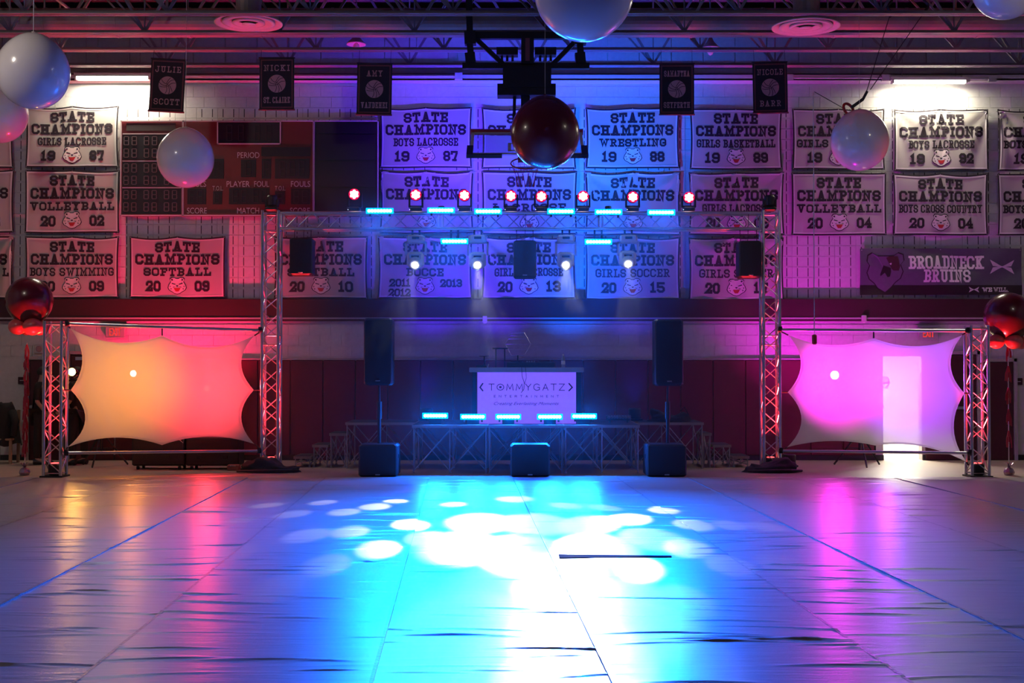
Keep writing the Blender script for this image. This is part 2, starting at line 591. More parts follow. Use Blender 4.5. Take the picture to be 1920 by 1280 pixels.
# ================================================================== SETTING
# state banners: (x0, y0, x1, y1, third line, left year, right year, label, seed)
SB = 'white state champions banner reading '
BANNERS = [
 (-148, 203, 27, 315, '', '', '', 'white state champions banner cut off beside the girls lacrosse 1987 banner'),
 (-148, 318, 28, 436, '', '', '2', 'white state champions banner ending in a 2 beside the volleyball 2002 banner'),
 (-148, 443, 26, 560, '>L', '', '', 'white state champions banner ending in L beside the boys swimming banner'),
 (48, 199, 224, 314, 'GIRLS LACROSSE', '19', '87', SB + 'girls lacrosse 1987, under the fluorescent lamp'),
 (47, 319, 225, 437, 'VOLLEYBALL', '20', '02', SB + 'volleyball 2002, with deep centre drape'),
 (47, 443, 224, 559, 'BOYS SWIMMING', '20', '09', SB + 'boys swimming 2009, creased'),
 (243, 443, 423, 559, 'SOFTBALL', '20', '09', SB + 'softball 2009, hanging below the scoreboard'),
 (514, 443, 690, 560, 'SOFTBALL', '20', '10', SB + 'softball 2010, behind the hung loudspeaker'),
 (712, 201, 885, 315, 'BOYS LACROSSE', '19', '87', SB + 'boys lacrosse 1987, at the scoreboard edge'),
 (903, 202, 1080, 316, '', '', '', 'white state champions banner behind the folded basketball backboard'),
 (1098, 202, 1274, 316, 'WRESTLING', '19', '88', SB + 'wrestling 1988'),
 (1293, 204, 1466, 318, 'GIRLS BASKETBALL', '19', '89', SB + 'girls basketball 1989'),
 (1485, 204, 1658, 318, '<GIRLS B', '19', '', 'white state champions banner half hidden by the purple-lit balloon'),
 (1676, 205, 1852, 320, 'BOYS LACROSSE', '19', '92', SB + 'boys lacrosse 1992, brightly lit'),
 (1870, 205, 2046, 320, '<BOYS', '19', '', 'white state champions banner cut off beside the boys lacrosse 1992 banner'),
 (712, 320, 888, 438, '', '', '', 'white state champions banner beside the dark end of the scoreboard'),
 (903, 321, 1082, 440, 'LACROSSE', '', '', 'white state champions banner below the folded basketball backboard'),
 (1097, 322, 1276, 441, '', '', '', 'white state champions banner hanging under the wrestling 1988 banner'),
 (1291, 323, 1470, 441, 'GIRLS LACROSSE', '20', '06', SB + 'girls lacrosse, behind the tower by the magenta screen'),
 (1484, 324, 1661, 441, 'VOLLEYBALL', '20', '04', SB + 'volleyball 2004'),
 (1674, 325, 1851, 441, 'BOYS CROSS COUNTRY', '20', '04', SB + 'boys cross country 2004'),
 (1870, 326, 2046, 441, '<BOYS', '20', '', 'white state champions banner cut off beside the boys cross country banner'),
 (708, 443, 886, 560, 'BOCCE', '2011', '2013', SB + 'bocce with three years'),
 (903, 443, 1080, 560, 'GIRLS LACROSSE', '20', '13', SB + 'lacrosse 2013, behind the middle hung loudspeaker'),
 (1097, 444, 1275, 562, 'GIRLS SOCCER', '20', '15', SB + 'girls soccer 2015'),
 (1291, 445, 1469, 563, 'GIRLS SOCCER', '20', '17', SB + 'girls soccer, behind the loudspeaker hung by the magenta screen'),
]
COVER = [b[:4] for b in BANNERS] + [(226, 227, 710, 404), (1612, 465, 1914, 553)]

def zwall(y):
    return P(960, y, WALL).z

# ---- back wall with one open doorway on the right
DX0, DX1, DZ = P(1656, 800, WALL).x, P(1729, 800, WALL).x, 1.98
HW, RH = 13.5, 8.5
mb = MB()
mb.box(((-HW + DX0) / 2, WALL + 0.12, RH / 2), (DX0 + HW, 0.2, RH))
mb.box(((HW + DX1) / 2, WALL + 0.12, RH / 2), (HW - DX1, 0.2, RH))
mb.box(((DX0 + DX1) / 2, WALL + 0.12, (RH + DZ) / 2), (DX1 - DX0, 0.2, RH - DZ))
wall_back = struct(mb.build('wall_back', PAINT))

def slot_block():
    m = MB()
    w, h, t = 0.394, 0.194, 0.014
    xs = [-w / 2, -0.107, -0.093, 0.093, 0.107, w / 2]
    z0, z1, s0, s1 = -h / 2, h / 2, -0.078, 0.078
    for i in range(5):
        a, b = xs[i], xs[i + 1]
        if i in (1, 3):
            m.add([(a, -t, z0), (b, -t, z0), (b, -t, s0), (a, -t, s0)], [(0, 1, 2, 3)])
            m.add([(a, -t, s1), (b, -t, s1), (b, -t, z1), (a, -t, z1)], [(0, 1, 2, 3)])
            m.add([(a, -0.002, s0), (b, -0.002, s0), (b, -0.002, s1), (a, -0.002, s1)], [(0, 1, 2, 3)], 1)
            m.add([(a, -t, s0), (a, -0.002, s0), (a, -0.002, s1), (a, -t, s1)], [(0, 1, 2, 3)], 1)
            m.add([(b, -t, s0), (b, -0.002, s0), (b, -0.002, s1), (b, -t, s1)], [(0, 1, 2, 3)], 1)
        else:
            m.add([(a, -t, z0), (b, -t, z0), (b, -t, z1), (a, -t, z1)], [(0, 1, 2, 3)])
    m.add([(-w / 2, 0, z0), (w / 2, 0, z0), (w / 2, -t, z0), (-w / 2, -t, z0)], [(0, 1, 2, 3)])
    m.add([(-w / 2, 0, z1), (w / 2, 0, z1), (w / 2, -t, z1), (-w / 2, -t, z1)], [(0, 1, 2, 3)])
    m.add([(-w / 2, 0, z0), (-w / 2, -t, z0), (-w / 2, -t, z1), (-w / 2, 0, z1)], [(0, 1, 2, 3)])
    m.add([(w / 2, 0, z0), (w / 2, -t, z0), (w / 2, -t, z1), (w / 2, 0, z1)], [(0, 1, 2, 3)])
    return m

def plain_block():
    return MB().box((0, -0.005, 0), (0.394, 0.018, 0.194))

sites = []
Z0 = zwall(560)
for r in range(18):
    for c in range(-33, 33):
        x = (c + 0.5) * 0.4 + 0.06
        z = Z0 + (r + 0.5) * 0.2
        pil = (c % 12 == 8)
        sites.append((x, z, 'plain' if pil else 'slot'))
for r in range(2):
    for c in range(-33, 33):
        sites.append(((c + (r % 2) * 0.5) * 0.4, Z0 + (18 + r + 0.5) * 0.2, 'plain'))
for r in range(3):
    for c in range(-33, 33):
        sites.append(((c + (r % 2) * 0.5) * 0.4, zwall(672) + 0.04 + (r + 0.5) * 0.2, 'plain'))

def covered(x, z):
    px, py = 960 + x * F / WALL, HOR - (z - CAMZ) * F / WALL
    if px < 0 or px > 1920 or py < 0:
        return True
    for a, b, c, d in COVER:
        if a + 6 < px < c - 6 and b + 4 < py < d - 4:
            return True
    return False
vis = [s for s in sites if not covered(s[0], s[1])]
vis.sort(key=lambda s: (s[2] != 'slot', abs(s[1] - 4.2)))
single = set(vis[:300])
protos = {}
pile = MB()
for s in sites:
    x, z, k = s
    if s in single:
        if k not in protos:
            o = (slot_block() if k == 'slot' else plain_block()).build('block', [PAINT, SLOT], wall_back)
            protos[k] = o
            o.location = (x, WALL + 0.02, z)
        else:
            inst(protos[k], wall_back, (x, WALL + 0.02, z))
    else:
        m = slot_block() if k == 'slot' else plain_block()
        o = len(pile.v)
        pile.v += [(p[0] + x, p[1] + WALL + 0.02, p[2] + z) for p in m.v]
        pile.f += [tuple(i + o for i in f) for f in m.f]
        pile.mi += m.mi
blk = pile.build('block', [PAINT, SLOT], wall_back)
blk['kind'] = 'stuff'

# upper siding panels above the ledge
zl = zwall(150)
proto = None
for i in range(-22, 22):
    if proto is None:
        proto = MB().box((0, 0, 0), (0.585, 0.02, RH - zl - 0.02)).build('siding_panel', SIDING, wall_back)
        o = proto
    else:
        o = inst(proto, wall_back)
    o.location = (i * 0.6 + 0.3, WALL, (RH + zl) / 2)
# ledge angle at the wall head
mb = MB()
mb.box((0, WALL - 0.12, zwall(155)), (27, 0.28, 0.04)).box((0, WALL - 0.25, zwall(151)), (27, 0.02, 0.10))
mb.box((0, WALL - 0.07, zwall(137)), (27, 0.16, 0.09))
struct(mb.build('trim_1', SIDING))
# maroon band
mb = MB()
mb.box((0, WALL - 0.05, (zwall(561) + zwall(602)) / 2), (27, 0.14, zwall(561) - zwall(602)))
mb.box((0, WALL - 0.12, zwall(597)), (27, 0.03, 0.03), 1)
struct(mb.build('trim_2', [MAROON, FRAME]))
# pad rail
mb = MB().box(((P(306, 0, WALL).x + DX0) / 2 - 0.1, WALL - 0.03, zwall(673)), (DX0 - P(306, 0, WALL).x - 0.1, 0.06, 0.03))
struct(mb.build('trim_3', FRAME))
# wall pads
x0, x1 = P(306, 0, WALL).x, DX0 - 0.15
npad = 22
pw = (x1 - x0) / npad
proto = None
for i in range(npad):
    if proto is None:
        proto = MB().cbox((0, 0, 0), (pw - 0.008, 0.07, zwall(675) - zwall(853)), 0.012).build('wall_pad', PADVINYL, wall_back)
        o = proto
    else:
        o = inst(proto, wall_back)
    o.location = (x0 + (i + 0.5) * pw, WALL - 0.015, (zwall(675) + zwall(853)) / 2)
# baseboard
mb = MB()
mb.box(((DX0 - HW) / 2, WALL - 0.02, 0.05), (DX0 + HW, 0.03, 0.1)).box(((HW + DX1) / 2, WALL - 0.02, 0.05), (HW - DX1, 0.03, 0.1))
struct(mb.build('baseboard_back', BLACK))
# side walls, floor, ceiling
struct(MB().box((-HW - 0.1, 11, RH / 2), (0.2, 27, RH)).build('wall_left', PAINT))
struct(MB().box((HW + 0.1, 11, RH / 2), (0.2, 27, RH)).build('wall_right', PAINT))
struct(MB().box((0, 13, -0.05), (28, 32, 0.1)).build('floor', WOOD))
mb = MB().box((0, 10.5, RH + 0.2), (28, 28, 0.1))
for i in range(90):                                         # ribs of the roof deck
    mb.box((0, -3 + i * 0.3, RH + 0.1), (27, 0.12, 0.1))
struct(mb.build('ceiling', DECK))

# hall beyond the open door
mb = MB()
mb.box((7.3, 27.4, 1.3), (4, 0.1, 2.6)).box((5.4, 25.8, 1.3), (0.1, 3.2, 2.6)).box((9.2, 25.8, 1.3), (0.1, 3.2, 2.6)).box((7.3, 25.8, 2.65), (4, 3.4, 0.1))
struct(mb.build('wall_hall', PAINT))
hl = thing('hall_lamp', 'bright ceiling lamp in the hall beyond the open door', 'lamp', (7.3, 25.6, 2.55))
MB().box((0, 0, 0.02), (1.3, 0.3, 0.05)).build('housing', WHITEPL, hl)
MB().box((0, 0, -0.02), (1.2, 0.24, 0.03)).build('diffuser', emission('hall_diffuser', (1.0, 0.95, 0.78), 22), hl)
lamp('hall_light', 'AREA', (1.0, 0.94, 0.78), 420, (7.3, 25.5, 2.45), (7.3, 25.2, 0), hl, size=1.2, sy=0.3)

# doors
def door_leaf(n, xc, w, zt, bar, frame_sides, label=None):
    m = MB().cbox((xc, WALL - 0.02, zt / 2), (w - 0.02, 0.05, zt - 0.02), 0.006)
    o = struct(m.build('door_%d' % n, DOORM))
    f = MB()
    for sx in frame_sides:
        f.box((xc + sx * (w / 2 + 0.03), WALL - 0.03, zt / 2 + 0.03), (0.06, 0.1, zt + 0.06))
    f.box((xc, WALL - 0.03, zt + 0.03), (w + 0.1, 0.1, 0.06))
    f.build('door_frame', FRAME, o)
    if bar:
        b = MB().box((xc, WALL - 0.1, 0.98), (w * 0.8, 0.03, 0.05), 0)
        b.box((xc - w * 0.36, WALL - 0.07, 0.98), (0.06, 0.07, 0.09)).box((xc + w * 0.36, WALL - 0.07, 0.98), (0.06, 0.07, 0.09))
        b.build('push_bar', ALU, o)
        MB().box((xc - w * 0.2, WALL - 0.08, zt - 0.08), (0.26, 0.06, 0.06)).build('door_closer', ALU, o)
    else:
        MB().bar((xc - w * 0.4, WALL - 0.05, 1.0), (xc - w * 0.4, WALL - 0.12, 1.0), 0.03, 10).build('door_handle', ALU, o)
    return o
xr = P(1825, 0, WALL).x
door_leaf(1, (DX1 + 0.04 + xr) / 2, xr - DX1 - 0.05, DZ, True, (1,))
a, b = P(1836, 0, WALL).x, P(1893, 0, WALL).x
door_leaf(2, (a + b) / 2, b - a, zwall(678), False, (-1, 1))
a, b = P(138, 0, WALL).x, P(220, 0, WALL).x
door_leaf(3, (a + b) / 2, b - a, DZ, True, (-1,))
a, b = P(222, 0, WALL).x, P(300, 0, WALL).x
door_leaf(4, (a + b) / 2, b - a, DZ, True, (1,))
a, b = P(62, 0, WALL).x, P(122, 0, WALL).x
door_leaf(5, (a + b) / 2, b - a, zwall(674), False, (-1, 1))
# the opened leaf, swung back into the hall
o = struct(MB().cbox((DX0 + 0.04, WALL + 0.62, DZ / 2), (0.05, 0.8, DZ - 0.02), 0.006).build('door_6', DOORM))
MB().box((DX0 + 0.1, WALL + 0.62, 0.98), (0.03, 0.6, 0.05)).build('push_bar', ALU, o)

# ---- roof joists
JZ = P(960, 127, 23.0).z
JY = [23.0, 21.88, 20.76, 19.62, 18.5, 17.4, 16.3]
def joist(Y, k):
    t = thing('roof_joist', ['first', 'second', 'third', 'fourth', 'fifth', 'sixth', 'seventh'][k] + ' steel roof joist out from the banner wall', 'joist', (0, Y, JZ), 'open web roof joists')
    for s in (-1, 1):
        MB().box((0, s * 0.045, 0.03), (26.8, 0.07, 0.012)).box((0, s * 0.018, 0.055), (26.8, 0.014, 0.06)).build('bottom_chord', STEEL, t)
    MB().box((0, 0, 1.28), (26.8, 0.14, 0.07)).build('top_chord', STEEL, t)
    return t
webs = None
for k, Y in enumerate(JY):
    t = joist(Y, k)
    for i in range(-8, 9):
        xc = i * 2.2 + (0.9 if k % 2 else 0.35) + k * 0.13
        for dx, r in ((-0.72, 0.03), (0.72, 0.03), (0.0, 0.016), (-1.1, 0.022)):
            if webs is None:
                webs = {}
            if abs(xc + dx) > 13.2 or abs(xc) > 13.2:
                continue
            if dx not in webs:
                base = 0.06
                webs[dx] = MB().beam((0, 0, base), (dx, 0, 1.27), r * 1.4, r * 1.4).build('web_bar', STEEL, t)
                webs[dx].location = (xc, 0, 0)
            else:
                inst(webs[dx], t, (xc, 0, 0))
# cross bridging rods running out from the wall
for i, px in enumerate((120, 880, 1090, 1850)):
    p = P(px, 100, 22).x
    o = MB().bar((p, 15.5, JZ + 0.85), (p, WALL - 0.05, JZ + 0.85), 0.03, 8).build('bridging_rod', STEEL)
    tag(o, ['steel bridging rod tying the joists over the fluorescent lamp over the girls lacrosse banner', 'steel bridging rod over the dark end of the scoreboard', 'steel bridging rod over the wrestling banner', 'steel bridging rod over the fluorescent lamp over the boys lacrosse banner'][i], 'rod', 'roof bridging rods')

# ---- duct and round diffusers
DY, DZC = 20.19, P(960, 43, 21.35).z
DUY = 21.35
mb = MB().bar((-13.3, DUY, DZC), (13.3, DUY, DZC), 0.24, 28)
for i in range(22):
    mb.bar((-12.6 + i * 1.2 - 0.02, DUY, DZC), (-12.6 + i * 1.2 + 0.02, DUY, DZC), 0.25, 28)
duct = tag(mb.build('air_duct', DUCT, smooth=False), 'long round air duct running between the roof joists', 'duct')
for px, py, lab in ((466, 45, 'round ceiling diffuser glowing red above the scoreboard pennants'), (1511, 52, 'round ceiling diffuser with pale rings above the tall tower by the magenta screen')):
    c = P(px, py, DY)
    t = thing('air_diffuser', lab, 'diffuser', (c.x, DY, c.z + 0.02), 'round ceiling diffusers')
    MB().lathe([(0.2, 0.14), (0.24, 0.10), (0.535, 0.0), (0.535, -0.015), (0.49, -0.012), (0.45, 0.03)], 40).build('outer_cone', SIDING, t, smooth=True)
    MB().lathe([(0.40, 0.02), (0.42, -0.01), (0.36, -0.02), (0.30, 0.04)], 36).build('ring', SIDING, t, smooth=True)
    MB().lathe([(0.24, 0.02), (0.26, -0.015), (0.20, -0.025), (0.14, 0.03)], 32).build('ring', SIDING, t, smooth=True)
    MB().lathe([(0.02, 0.0), (0.10, -0.02), (0.10, -0.03), (0.02, -0.035)], 24).build('hub', SIDING, t, smooth=True)
    MB().bar((0, 0, 0.1), (0, 0, RH - c.z), 0.2, 20).build('collar', DUCT, t)

# ---- fluorescent lamps at the wall head (two in the picture, two added out of view to light the balloons)
def fluorescent(c, rotz, label, watts, bare=False):
    t = thing('fluorescent_lamp', label, 'lamp', c, 'bare fluorescent strip lamps', (0, 0, rotz))
    MB().box((0, 0, 0.09), (1.42, 0.13, 0.06)).build('housing', WHITEPL, t)
    for y in (-0.05, 0.05):
        MB().bar((-0.66, y, 0.03), (0.66, y, 0.03), 0.022, 10).build('tube', TUBE, t)
    for x in (-0.68, 0.68):
        MB().box((x, 0, 0.035), (0.03, 0.13, 0.07)).build('end_cap', WHITEPL, t)
    for x in (-0.5, 0.5):
        MB().bar((x, 0, 0.1), (x, 0, min(1.0, RH - c[2] - 0.05)), 0.006, 5).build('hanger_rod', STEEL, t)
    if bare:                                       # bare tubes shine to all sides
        l = lamp('tube_light', 'POINT', (1.0, 0.86, 0.76), watts, (0, 0, 0), None, None, size=0.25)
        l.location = (0, 0, -0.3)
    else:
        l = lamp('tube_light', 'AREA', (1.0, 0.90, 0.70), watts, (0, 0, 0), None, None, size=1.3, sy=0.12)
        l.location = (0, 0, -0.005)
    l.parent = t
    return t
c = P(212, 150, 23.68)
fluorescent(c, 0, 'glowing fluorescent lamp over the girls lacrosse 1987 banner', 62)
c = P(1742, 157, 23.68)
fluorescent(c, 0, 'glowing fluorescent lamp over the boys lacrosse 1992 banner', 62)
fluorescent((-8.5, 13.6, 7.3), math.pi / 2, 'added unseen fluorescent lamp hung over the floor on the scoreboard side', 185, True)
fluorescent((8.5, 13.6, 7.3), math.pi / 2, 'added unseen fluorescent lamp hung over the floor on the school banner side', 80, True)
# conduits at the wall head
for i, (xa, xb, y) in enumerate(((285, 860, 143), (1480, 1660, 146), (1810, 1860, 148))):
    pa, pb = P(xa, y, 23.7), P(xb, y, 23.7)
    mb = MB().bar(pa, pb, 0.018, 6)
    mb.box(pa, (0.14, 0.08, 0.12))
    mb.box(pb, (0.14, 0.08, 0.12))
    tag(mb.build('electrical_conduit', SIDING), ['thin electrical conduit running along the wall head above the scoreboard', 'thin electrical conduit leading to the fluorescent lamp over the boys lacrosse banner', 'short electrical conduit past the end of the fluorescent lamp over the boys lacrosse banner'][i], 'conduit', 'wall head conduits')
# small unlit high bay lamps
for px, py, lab in ((668, 84, 'unlit hanging ceiling lamp in front of the purple upper wall'), (1332, 92, 'unlit hanging ceiling lamp near the pale ringed diffuser')):
    c = P(px, py, 22.4)
    t = thing('high_bay_lamp', lab, 'lamp', c, 'unlit high bay lamps')
    MB().lathe([(0.03, 0.2), (0.07, 0.12), (0.17, 0.02), (0.17, 0.0), (0.15, 0.01), (0.05, 0.11)], 20).build('reflector', WHITEPL, t, smooth=True)
    MB().lathe([(0.015, 0.04), (0.05, 0.0), (0.06, -0.05), (0.03, -0.1), (0.005, -0.11)], 14).build('bulb', HEM, t, smooth=True)
    MB().bar((0, 0, 0.18), (0, 0, RH - c.z - 0.1), 0.012, 6).build('stem', STEEL, t)

# ================================================================== BANNERS
BEAR = [(-.42, .40), (-.50, .62), (-.40, .78), (-.20, .80), (-.10, .70), (.10, .70), (.20, .80), (.40, .78), (.50, .62), (.42, .40),
        (.56, .10), (.62, -.18), (.52, -.40), (.34, -.54), (.18, -.70), (0, -.76), (-.18, -.70), (-.34, -.54), (-.52, -.40), (-.62, -.18), (-.56, .10)]
def bear(fn0, s, cx, cz, parent):
    """a white bear-head patch with dark marks and an open red mouth; fn maps flat (x, z) and lift to 3D"""
    fn = lambda x, z, l: fn0(cx + (x - cx) * 1.14, cz + (z - cz) * 0.80, l)
    out = MB()
    n = len(BEAR)
    for lift, k, mi in ((0.006, 1.09, 1), (0.009, 1.0, 0)):
        vs_ = [fn(cx, cz, lift)] + [fn(cx + x * s * k, cz + z * s * k, lift) for x, z in BEAR]
        out.add(vs_, [(0, 1 + i, 1 + (i + 1) % n) for i in range(n)], mi)
    o = out.build('emblem', [EMBLEM, INK], parent)
    m = MB()
    def poly(pts, mi):
        m.add([fn(cx + x * s, cz + z * s, 0.012) for x, z in pts], [tuple(range(len(pts)))], mi)
    for sx in (-1, 1):
        poly([(sx * .44, .62), (sx * .34, .70), (sx * .28, .58), (sx * .36, .50)], 0)
        poly([(sx * .10, .18), (sx * .36, .30), (sx * .40, .22), (sx * .14, .12)], 0)
        poly([(sx * .52, .02), (sx * .44, -.02), (sx * .50, -.14)], 0)
        poly([(sx * .48, -.26), (sx * .38, -.22), (sx * .42, -.38)], 0)
        poly([(sx * .12, -.02), (sx * .30, -.10), (sx * .28, -.16)], 0)
    poly([(-.10, .06), (.10, .06), (.05, -.04), (0, -.07), (-.05, -.04)], 0)
    m.build('markings', INK, o)
    m2 = MB()
    pts = [(-.24, -.16), (-.08, -.20), (.08, -.20), (.24, -.16), (.18, -.38), (.10, -.54), (-.10, -.54), (-.18, -.38)]
    m2.add([fn(cx + x * s, cz + z * s, 0.013) for x, z in pts], [tuple(range(8))])
    m2.build('mouth', EMBRED, o)

def banner(spec, seed):
    x0, y0, x1, y1, line3, ya, yb, label = spec
    rnd = random.Random(seed)
    pa, pb = P(x0, y1, WALL - 0.08), P(x1, y0, WALL - 0.08)
    W, H = pb.x - pa.x, pb.z - pa.z
    t = thing('state_banner', label, 'banner', ((pa.x + pb.x) / 2, WALL - 0.065, pa.z), 'state champions banners')
    ph = [rnd.uniform(0, 6.28) for _ in range(6)]
    amp = rnd.choice((0.7, 1.0, 1.5))
    tight = rnd.choice((0.010, 0.022, 0.030))
    fold = rnd.choice((0, 1, 1))
    def fn(x, z, lift=0.0):
        u, v = max(-1.05, min(1.05, x / (W / 2))), max(0, min(1, z / H))
        X = x * (1 - tight * 4 * v * (1 - v))
        sag = abs(math.sin(math.pi * u)) * (0.5 + 0.5 * math.cos(ph[5] + u))
        Z = z - v ** 3 * 0.045 * sag + 0.006 * math.sin(3 * u + ph[0]) * (1 - v)
        # folds radiate from the nails at the corners and at the top centre
        d = 0.0
        for cx, cz, k in ((-1, 1, 5.0), (1, 1, 5.0), (0, 1.05, 4.0)):
            ang = math.atan2(v - cz, (u - cx) * 1.5 + 1e-6)
            rad = math.hypot(u - cx, v - cz)
            d += math.sin(ang * k * 2 + ph[2] + cx) * math.exp(-rad * 1.1) * 0.024 * fold
        d += 0.010 * math.sin(2.2 * u + 3.1 * v + ph[1]) + 0.006 * math.sin(7 * u - 4 * v + ph[3])
        d *= amp * (0.25 + 0.75 * min(1, 4 * (1 - abs(u)), 6 * (1 - v) + 0.2))
        return (X, -0.035 - d - lift, Z)
    nu, nv = 30, 20
    m = MB()
    vs_ = [fn(-W / 2 + W * i / nu, H * j / nv) for j in range(nv + 1) for i in range(nu + 1)]
    fs = [(j * (nu + 1) + i, j * (nu + 1) + i + 1, (j + 1) * (nu + 1) + i + 1, (j + 1) * (nu + 1) + i) for j in range(nv) for i in range(nu)]
    m.add(vs_, fs)
    m.build('cloth', CLOTH, t, smooth=True)
    # dark outer border and pale hem
    for nm, e0, e1, mt, lift in (('border', 0.0, 0.028, INK, 0.003), ('hem', 0.028, 0.055, HEM, 0.004)):
        m = MB()
        a0, a1, b0, b1 = -W / 2 + e0, -W / 2 + e1, W / 2 - e1, W / 2 - e0
        c0, c1, d0, d1 = e0, e1, H - e1, H - e0
        def strip(xa, xb, za, zb, n, hor):
            for i in range(n):
                if hor:
                    q = [(xa + (xb - xa) * i / n, za), (xa + (xb - xa) * (i + 1) / n, za), (xa + (xb - xa) * (i + 1) / n, zb), (xa + (xb - xa) * i / n, zb)]
                else:
                    q = [(xa, za + (zb - za) * i / n), (xb, za + (zb - za) * i / n), (xb, za + (zb - za) * (i + 1) / n), (xa, za + (zb - za) * (i + 1) / n)]
                m.add([fn(p[0], p[1], lift) for p in q], [(0, 1, 2, 3)])
        strip(a0, b1, c0, c1, nu, True)
        strip(a0, b1, d0, d1, nu, True)
        strip(a0, a1, c1, d0, nv, False)
        strip(b0, b1, c1, d0, nv, False)
        m.build(nm, mt, t)
    k = H / 1.17
    def put(*args, **kw):
        m = MB()
        quads_to(m, line_quads(*args, **kw), lambda x, z: fn(x, z, 0.006))
        m.build('lettering', INK, t)
    put('STATE', 0, 0.88 * k, 0.84, 0.20 * k, t=0.215)
    put('CHAMPIONS', 0, 0.635 * k, W * 0.89, 0.205 * k, t=0.215)
    wl = {'WRESTLING': 1.30, 'SOFTBALL': 1.28, 'BOCCE': 0.72, 'VOLLEYBALL': 1.60, 'GIRLS LACROSSE': 1.32, 'BOYS LACROSSE': 1.24, 'BOYS CROSS COUNTRY': 1.60, 'BOYS SWIMMING': 1.60, 'GIRLS SOCCER': 1.42, 'GIRLS BASKETBALL': 1.52}.get(line3, 1.4)
    if line3[:1] in ('<', '>'):                                # only this end of the line can be read
        wl = 0.115 * len(line3[1:])
        put(line3[1:], (0.80 - wl / 2) * (-1 if line3[0] == '<' else 1), 0.42 * k, wl, 0.155 * k, t=0.21)
    elif line3:
        put(line3, 0, 0.42 * k, wl, 0.155 * k, t=0.21 if len(line3) < 12 else 0.165)
    if line3 == 'BOCCE':
        put('2011', -0.48, 0.22 * k, 0.40, 0.15 * k, t=0.215)
        put('2012', -0.48, 0.035 * k, 0.42, 0.15 * k, t=0.215)
        put('2013', 0.50, 0.22 * k, 0.42, 0.15 * k, t=0.215)
    else:
        if ya:
            put(ya, -0.45, 0.125 * k, 0.28, 0.20 * k, t=0.22, gap=2.2)
        if yb:
            put(yb, 0.47 + 0.08 * (len(yb) == 1), 0.125 * k, 0.13 * len(yb) + 0.02, 0.20 * k, t=0.22, gap=2.2)
    bear(lambda x, z, l: fn(x, z, l), 0.24 * k, 0.0, 0.235 * k, t)
    for x, z in ((-W / 2 + 0.02, H - 0.02), (0, H - 0.02), (W / 2 - 0.02, H - 0.02), (-W / 2 + 0.02, 0.02), (W / 2 - 0.02, 0.02)):
        p = fn(x, z, 0.012)
        MB().bar(p, (p[0], 0.066, p[2]), 0.008, 6).build('nail', BADGE, t)
    return t
for i, b in enumerate(BANNERS):
    banner(b, 100 + i)

# ---- school banner with two sport logos
pa, pb = P(1612, 553, WALL - 0.06), P(1914, 465, WALL - 0.06)
W, H = pb.x - pa.x, pb.z - pa.z
t = thing('school_banner', 'wide grey school banner with a large bear head and white lettering', 'banner', ((pa.x + pb.x) / 2, WALL - 0.06, pa.z))
def sb(x, z, lift=0.0):
    u, v = x / W, z / H
    d = 0.022 * math.sin(9 * u + 5 * v) * (1 - abs(2 * u)) + 0.010 * math.sin(17 * u - 7 * v + 1) + 0.012 * math.sin(4 * v + 5 * u)
    return (x, -0.035 - d - lift, z - 0.012 * abs(math.sin(3 * math.pi * u)) * v)
def sheet(mt, name, xa, xb, za, zb, lift, n=48, q=10):
    m = MB()
    m.add([sb(xa + (xb - xa) * i / n, za + (zb - za) * j / q, lift) for j in range(q + 1) for i in range(n + 1)],
          [(j * (n + 1) + i, j * (n + 1) + i + 1, (j + 1) * (n + 1) + i + 1, (j + 1) * (n + 1) + i) for j in range(q) for i in range(n)])
    return m.build(name, mt, t, smooth=True)
GREYV = mat('grey_banner_vinyl', (0.11, 0.115, 0.135), 0.35)
DARKV = mat('dark_banner_vinyl', (0.022, 0.012, 0.014), 0.4)
WHITEV = mat('white_banner_print', (0.78, 0.74, 0.75), 0.5)
sheet(GREYV, 'cloth', -W / 2, W / 2, 0, H, 0)
sheet(DARKV, 'lower_stripe', -W / 2, W / 2, 0, H * 0.21, 0.003, 48, 4)
m = MB()
L = lambda x, z: sb(x, z, 0.008)
X = lambda px: (px - 960) * (WALL - 0.06) / F - t.location.x
Zp = lambda py: P(960, py, WALL - 0.06).z - pa.z
quads_to(m, line_quads('BROADNECK', X(1774), Zp(504), 1.42, 0.25, t=0.165, gap=1.9), L)
m.build('lettering', WHITEV, t)
m = MB()
quads_to(m, line_quads('BRUINS', X(1775), Zp(529), 0.88, 0.24, t=0.165, gap=1.9), L)
m.build('lettering', WHITEV, t)
def sport_logo(cx, cz, w, h, name):
    """two crossing bowed strokes, wide at the ends and thin at the waist"""
    m = MB()
    for s in (1, -1):                       # one bowed stroke each: thin in the middle, wide and cut straight at both ends
        top, bot = [], []
        for i in range(25):
            u = -1 + i / 12
            a_ = abs(u)
            top.append((cx + u * w / 2 * (0.80 + 0.20 * a_), cz + s * h * (0.04 + 0.46 * a_ ** 1.3)))
            bot.append((cx + u * w / 2 * (0.80 - 0.04 * a_), cz + s * h * (-0.03 + 0.08 * a_)))
        for i in range(24):
            m.add([L(*bot[i]), L(*bot[i + 1]), L(*top[i + 1]), L(*top[i])], [(0, 1, 2, 3)])
    m.build(name, WHITEV, t)
sport_logo(X(1879), Zp(500), 0.46, 0.27, 'logo')
sport_logo(X(1825), Zp(543), 0.20, 0.11, 'logo')
m = MB()
quads_to(m, line_quads('WE', X(1850), Zp(547), 0.19, 0.08, t=0.22, gap=1.2), L)
m.build('lettering', WHITEV, t)
m = MB()
quads_to(m, line_quads('WILL.', X(1876), Zp(547), 0.28, 0.08, t=0.16, gap=1.4), L)
m.build('lettering', WHITEV, t)
m = MB()
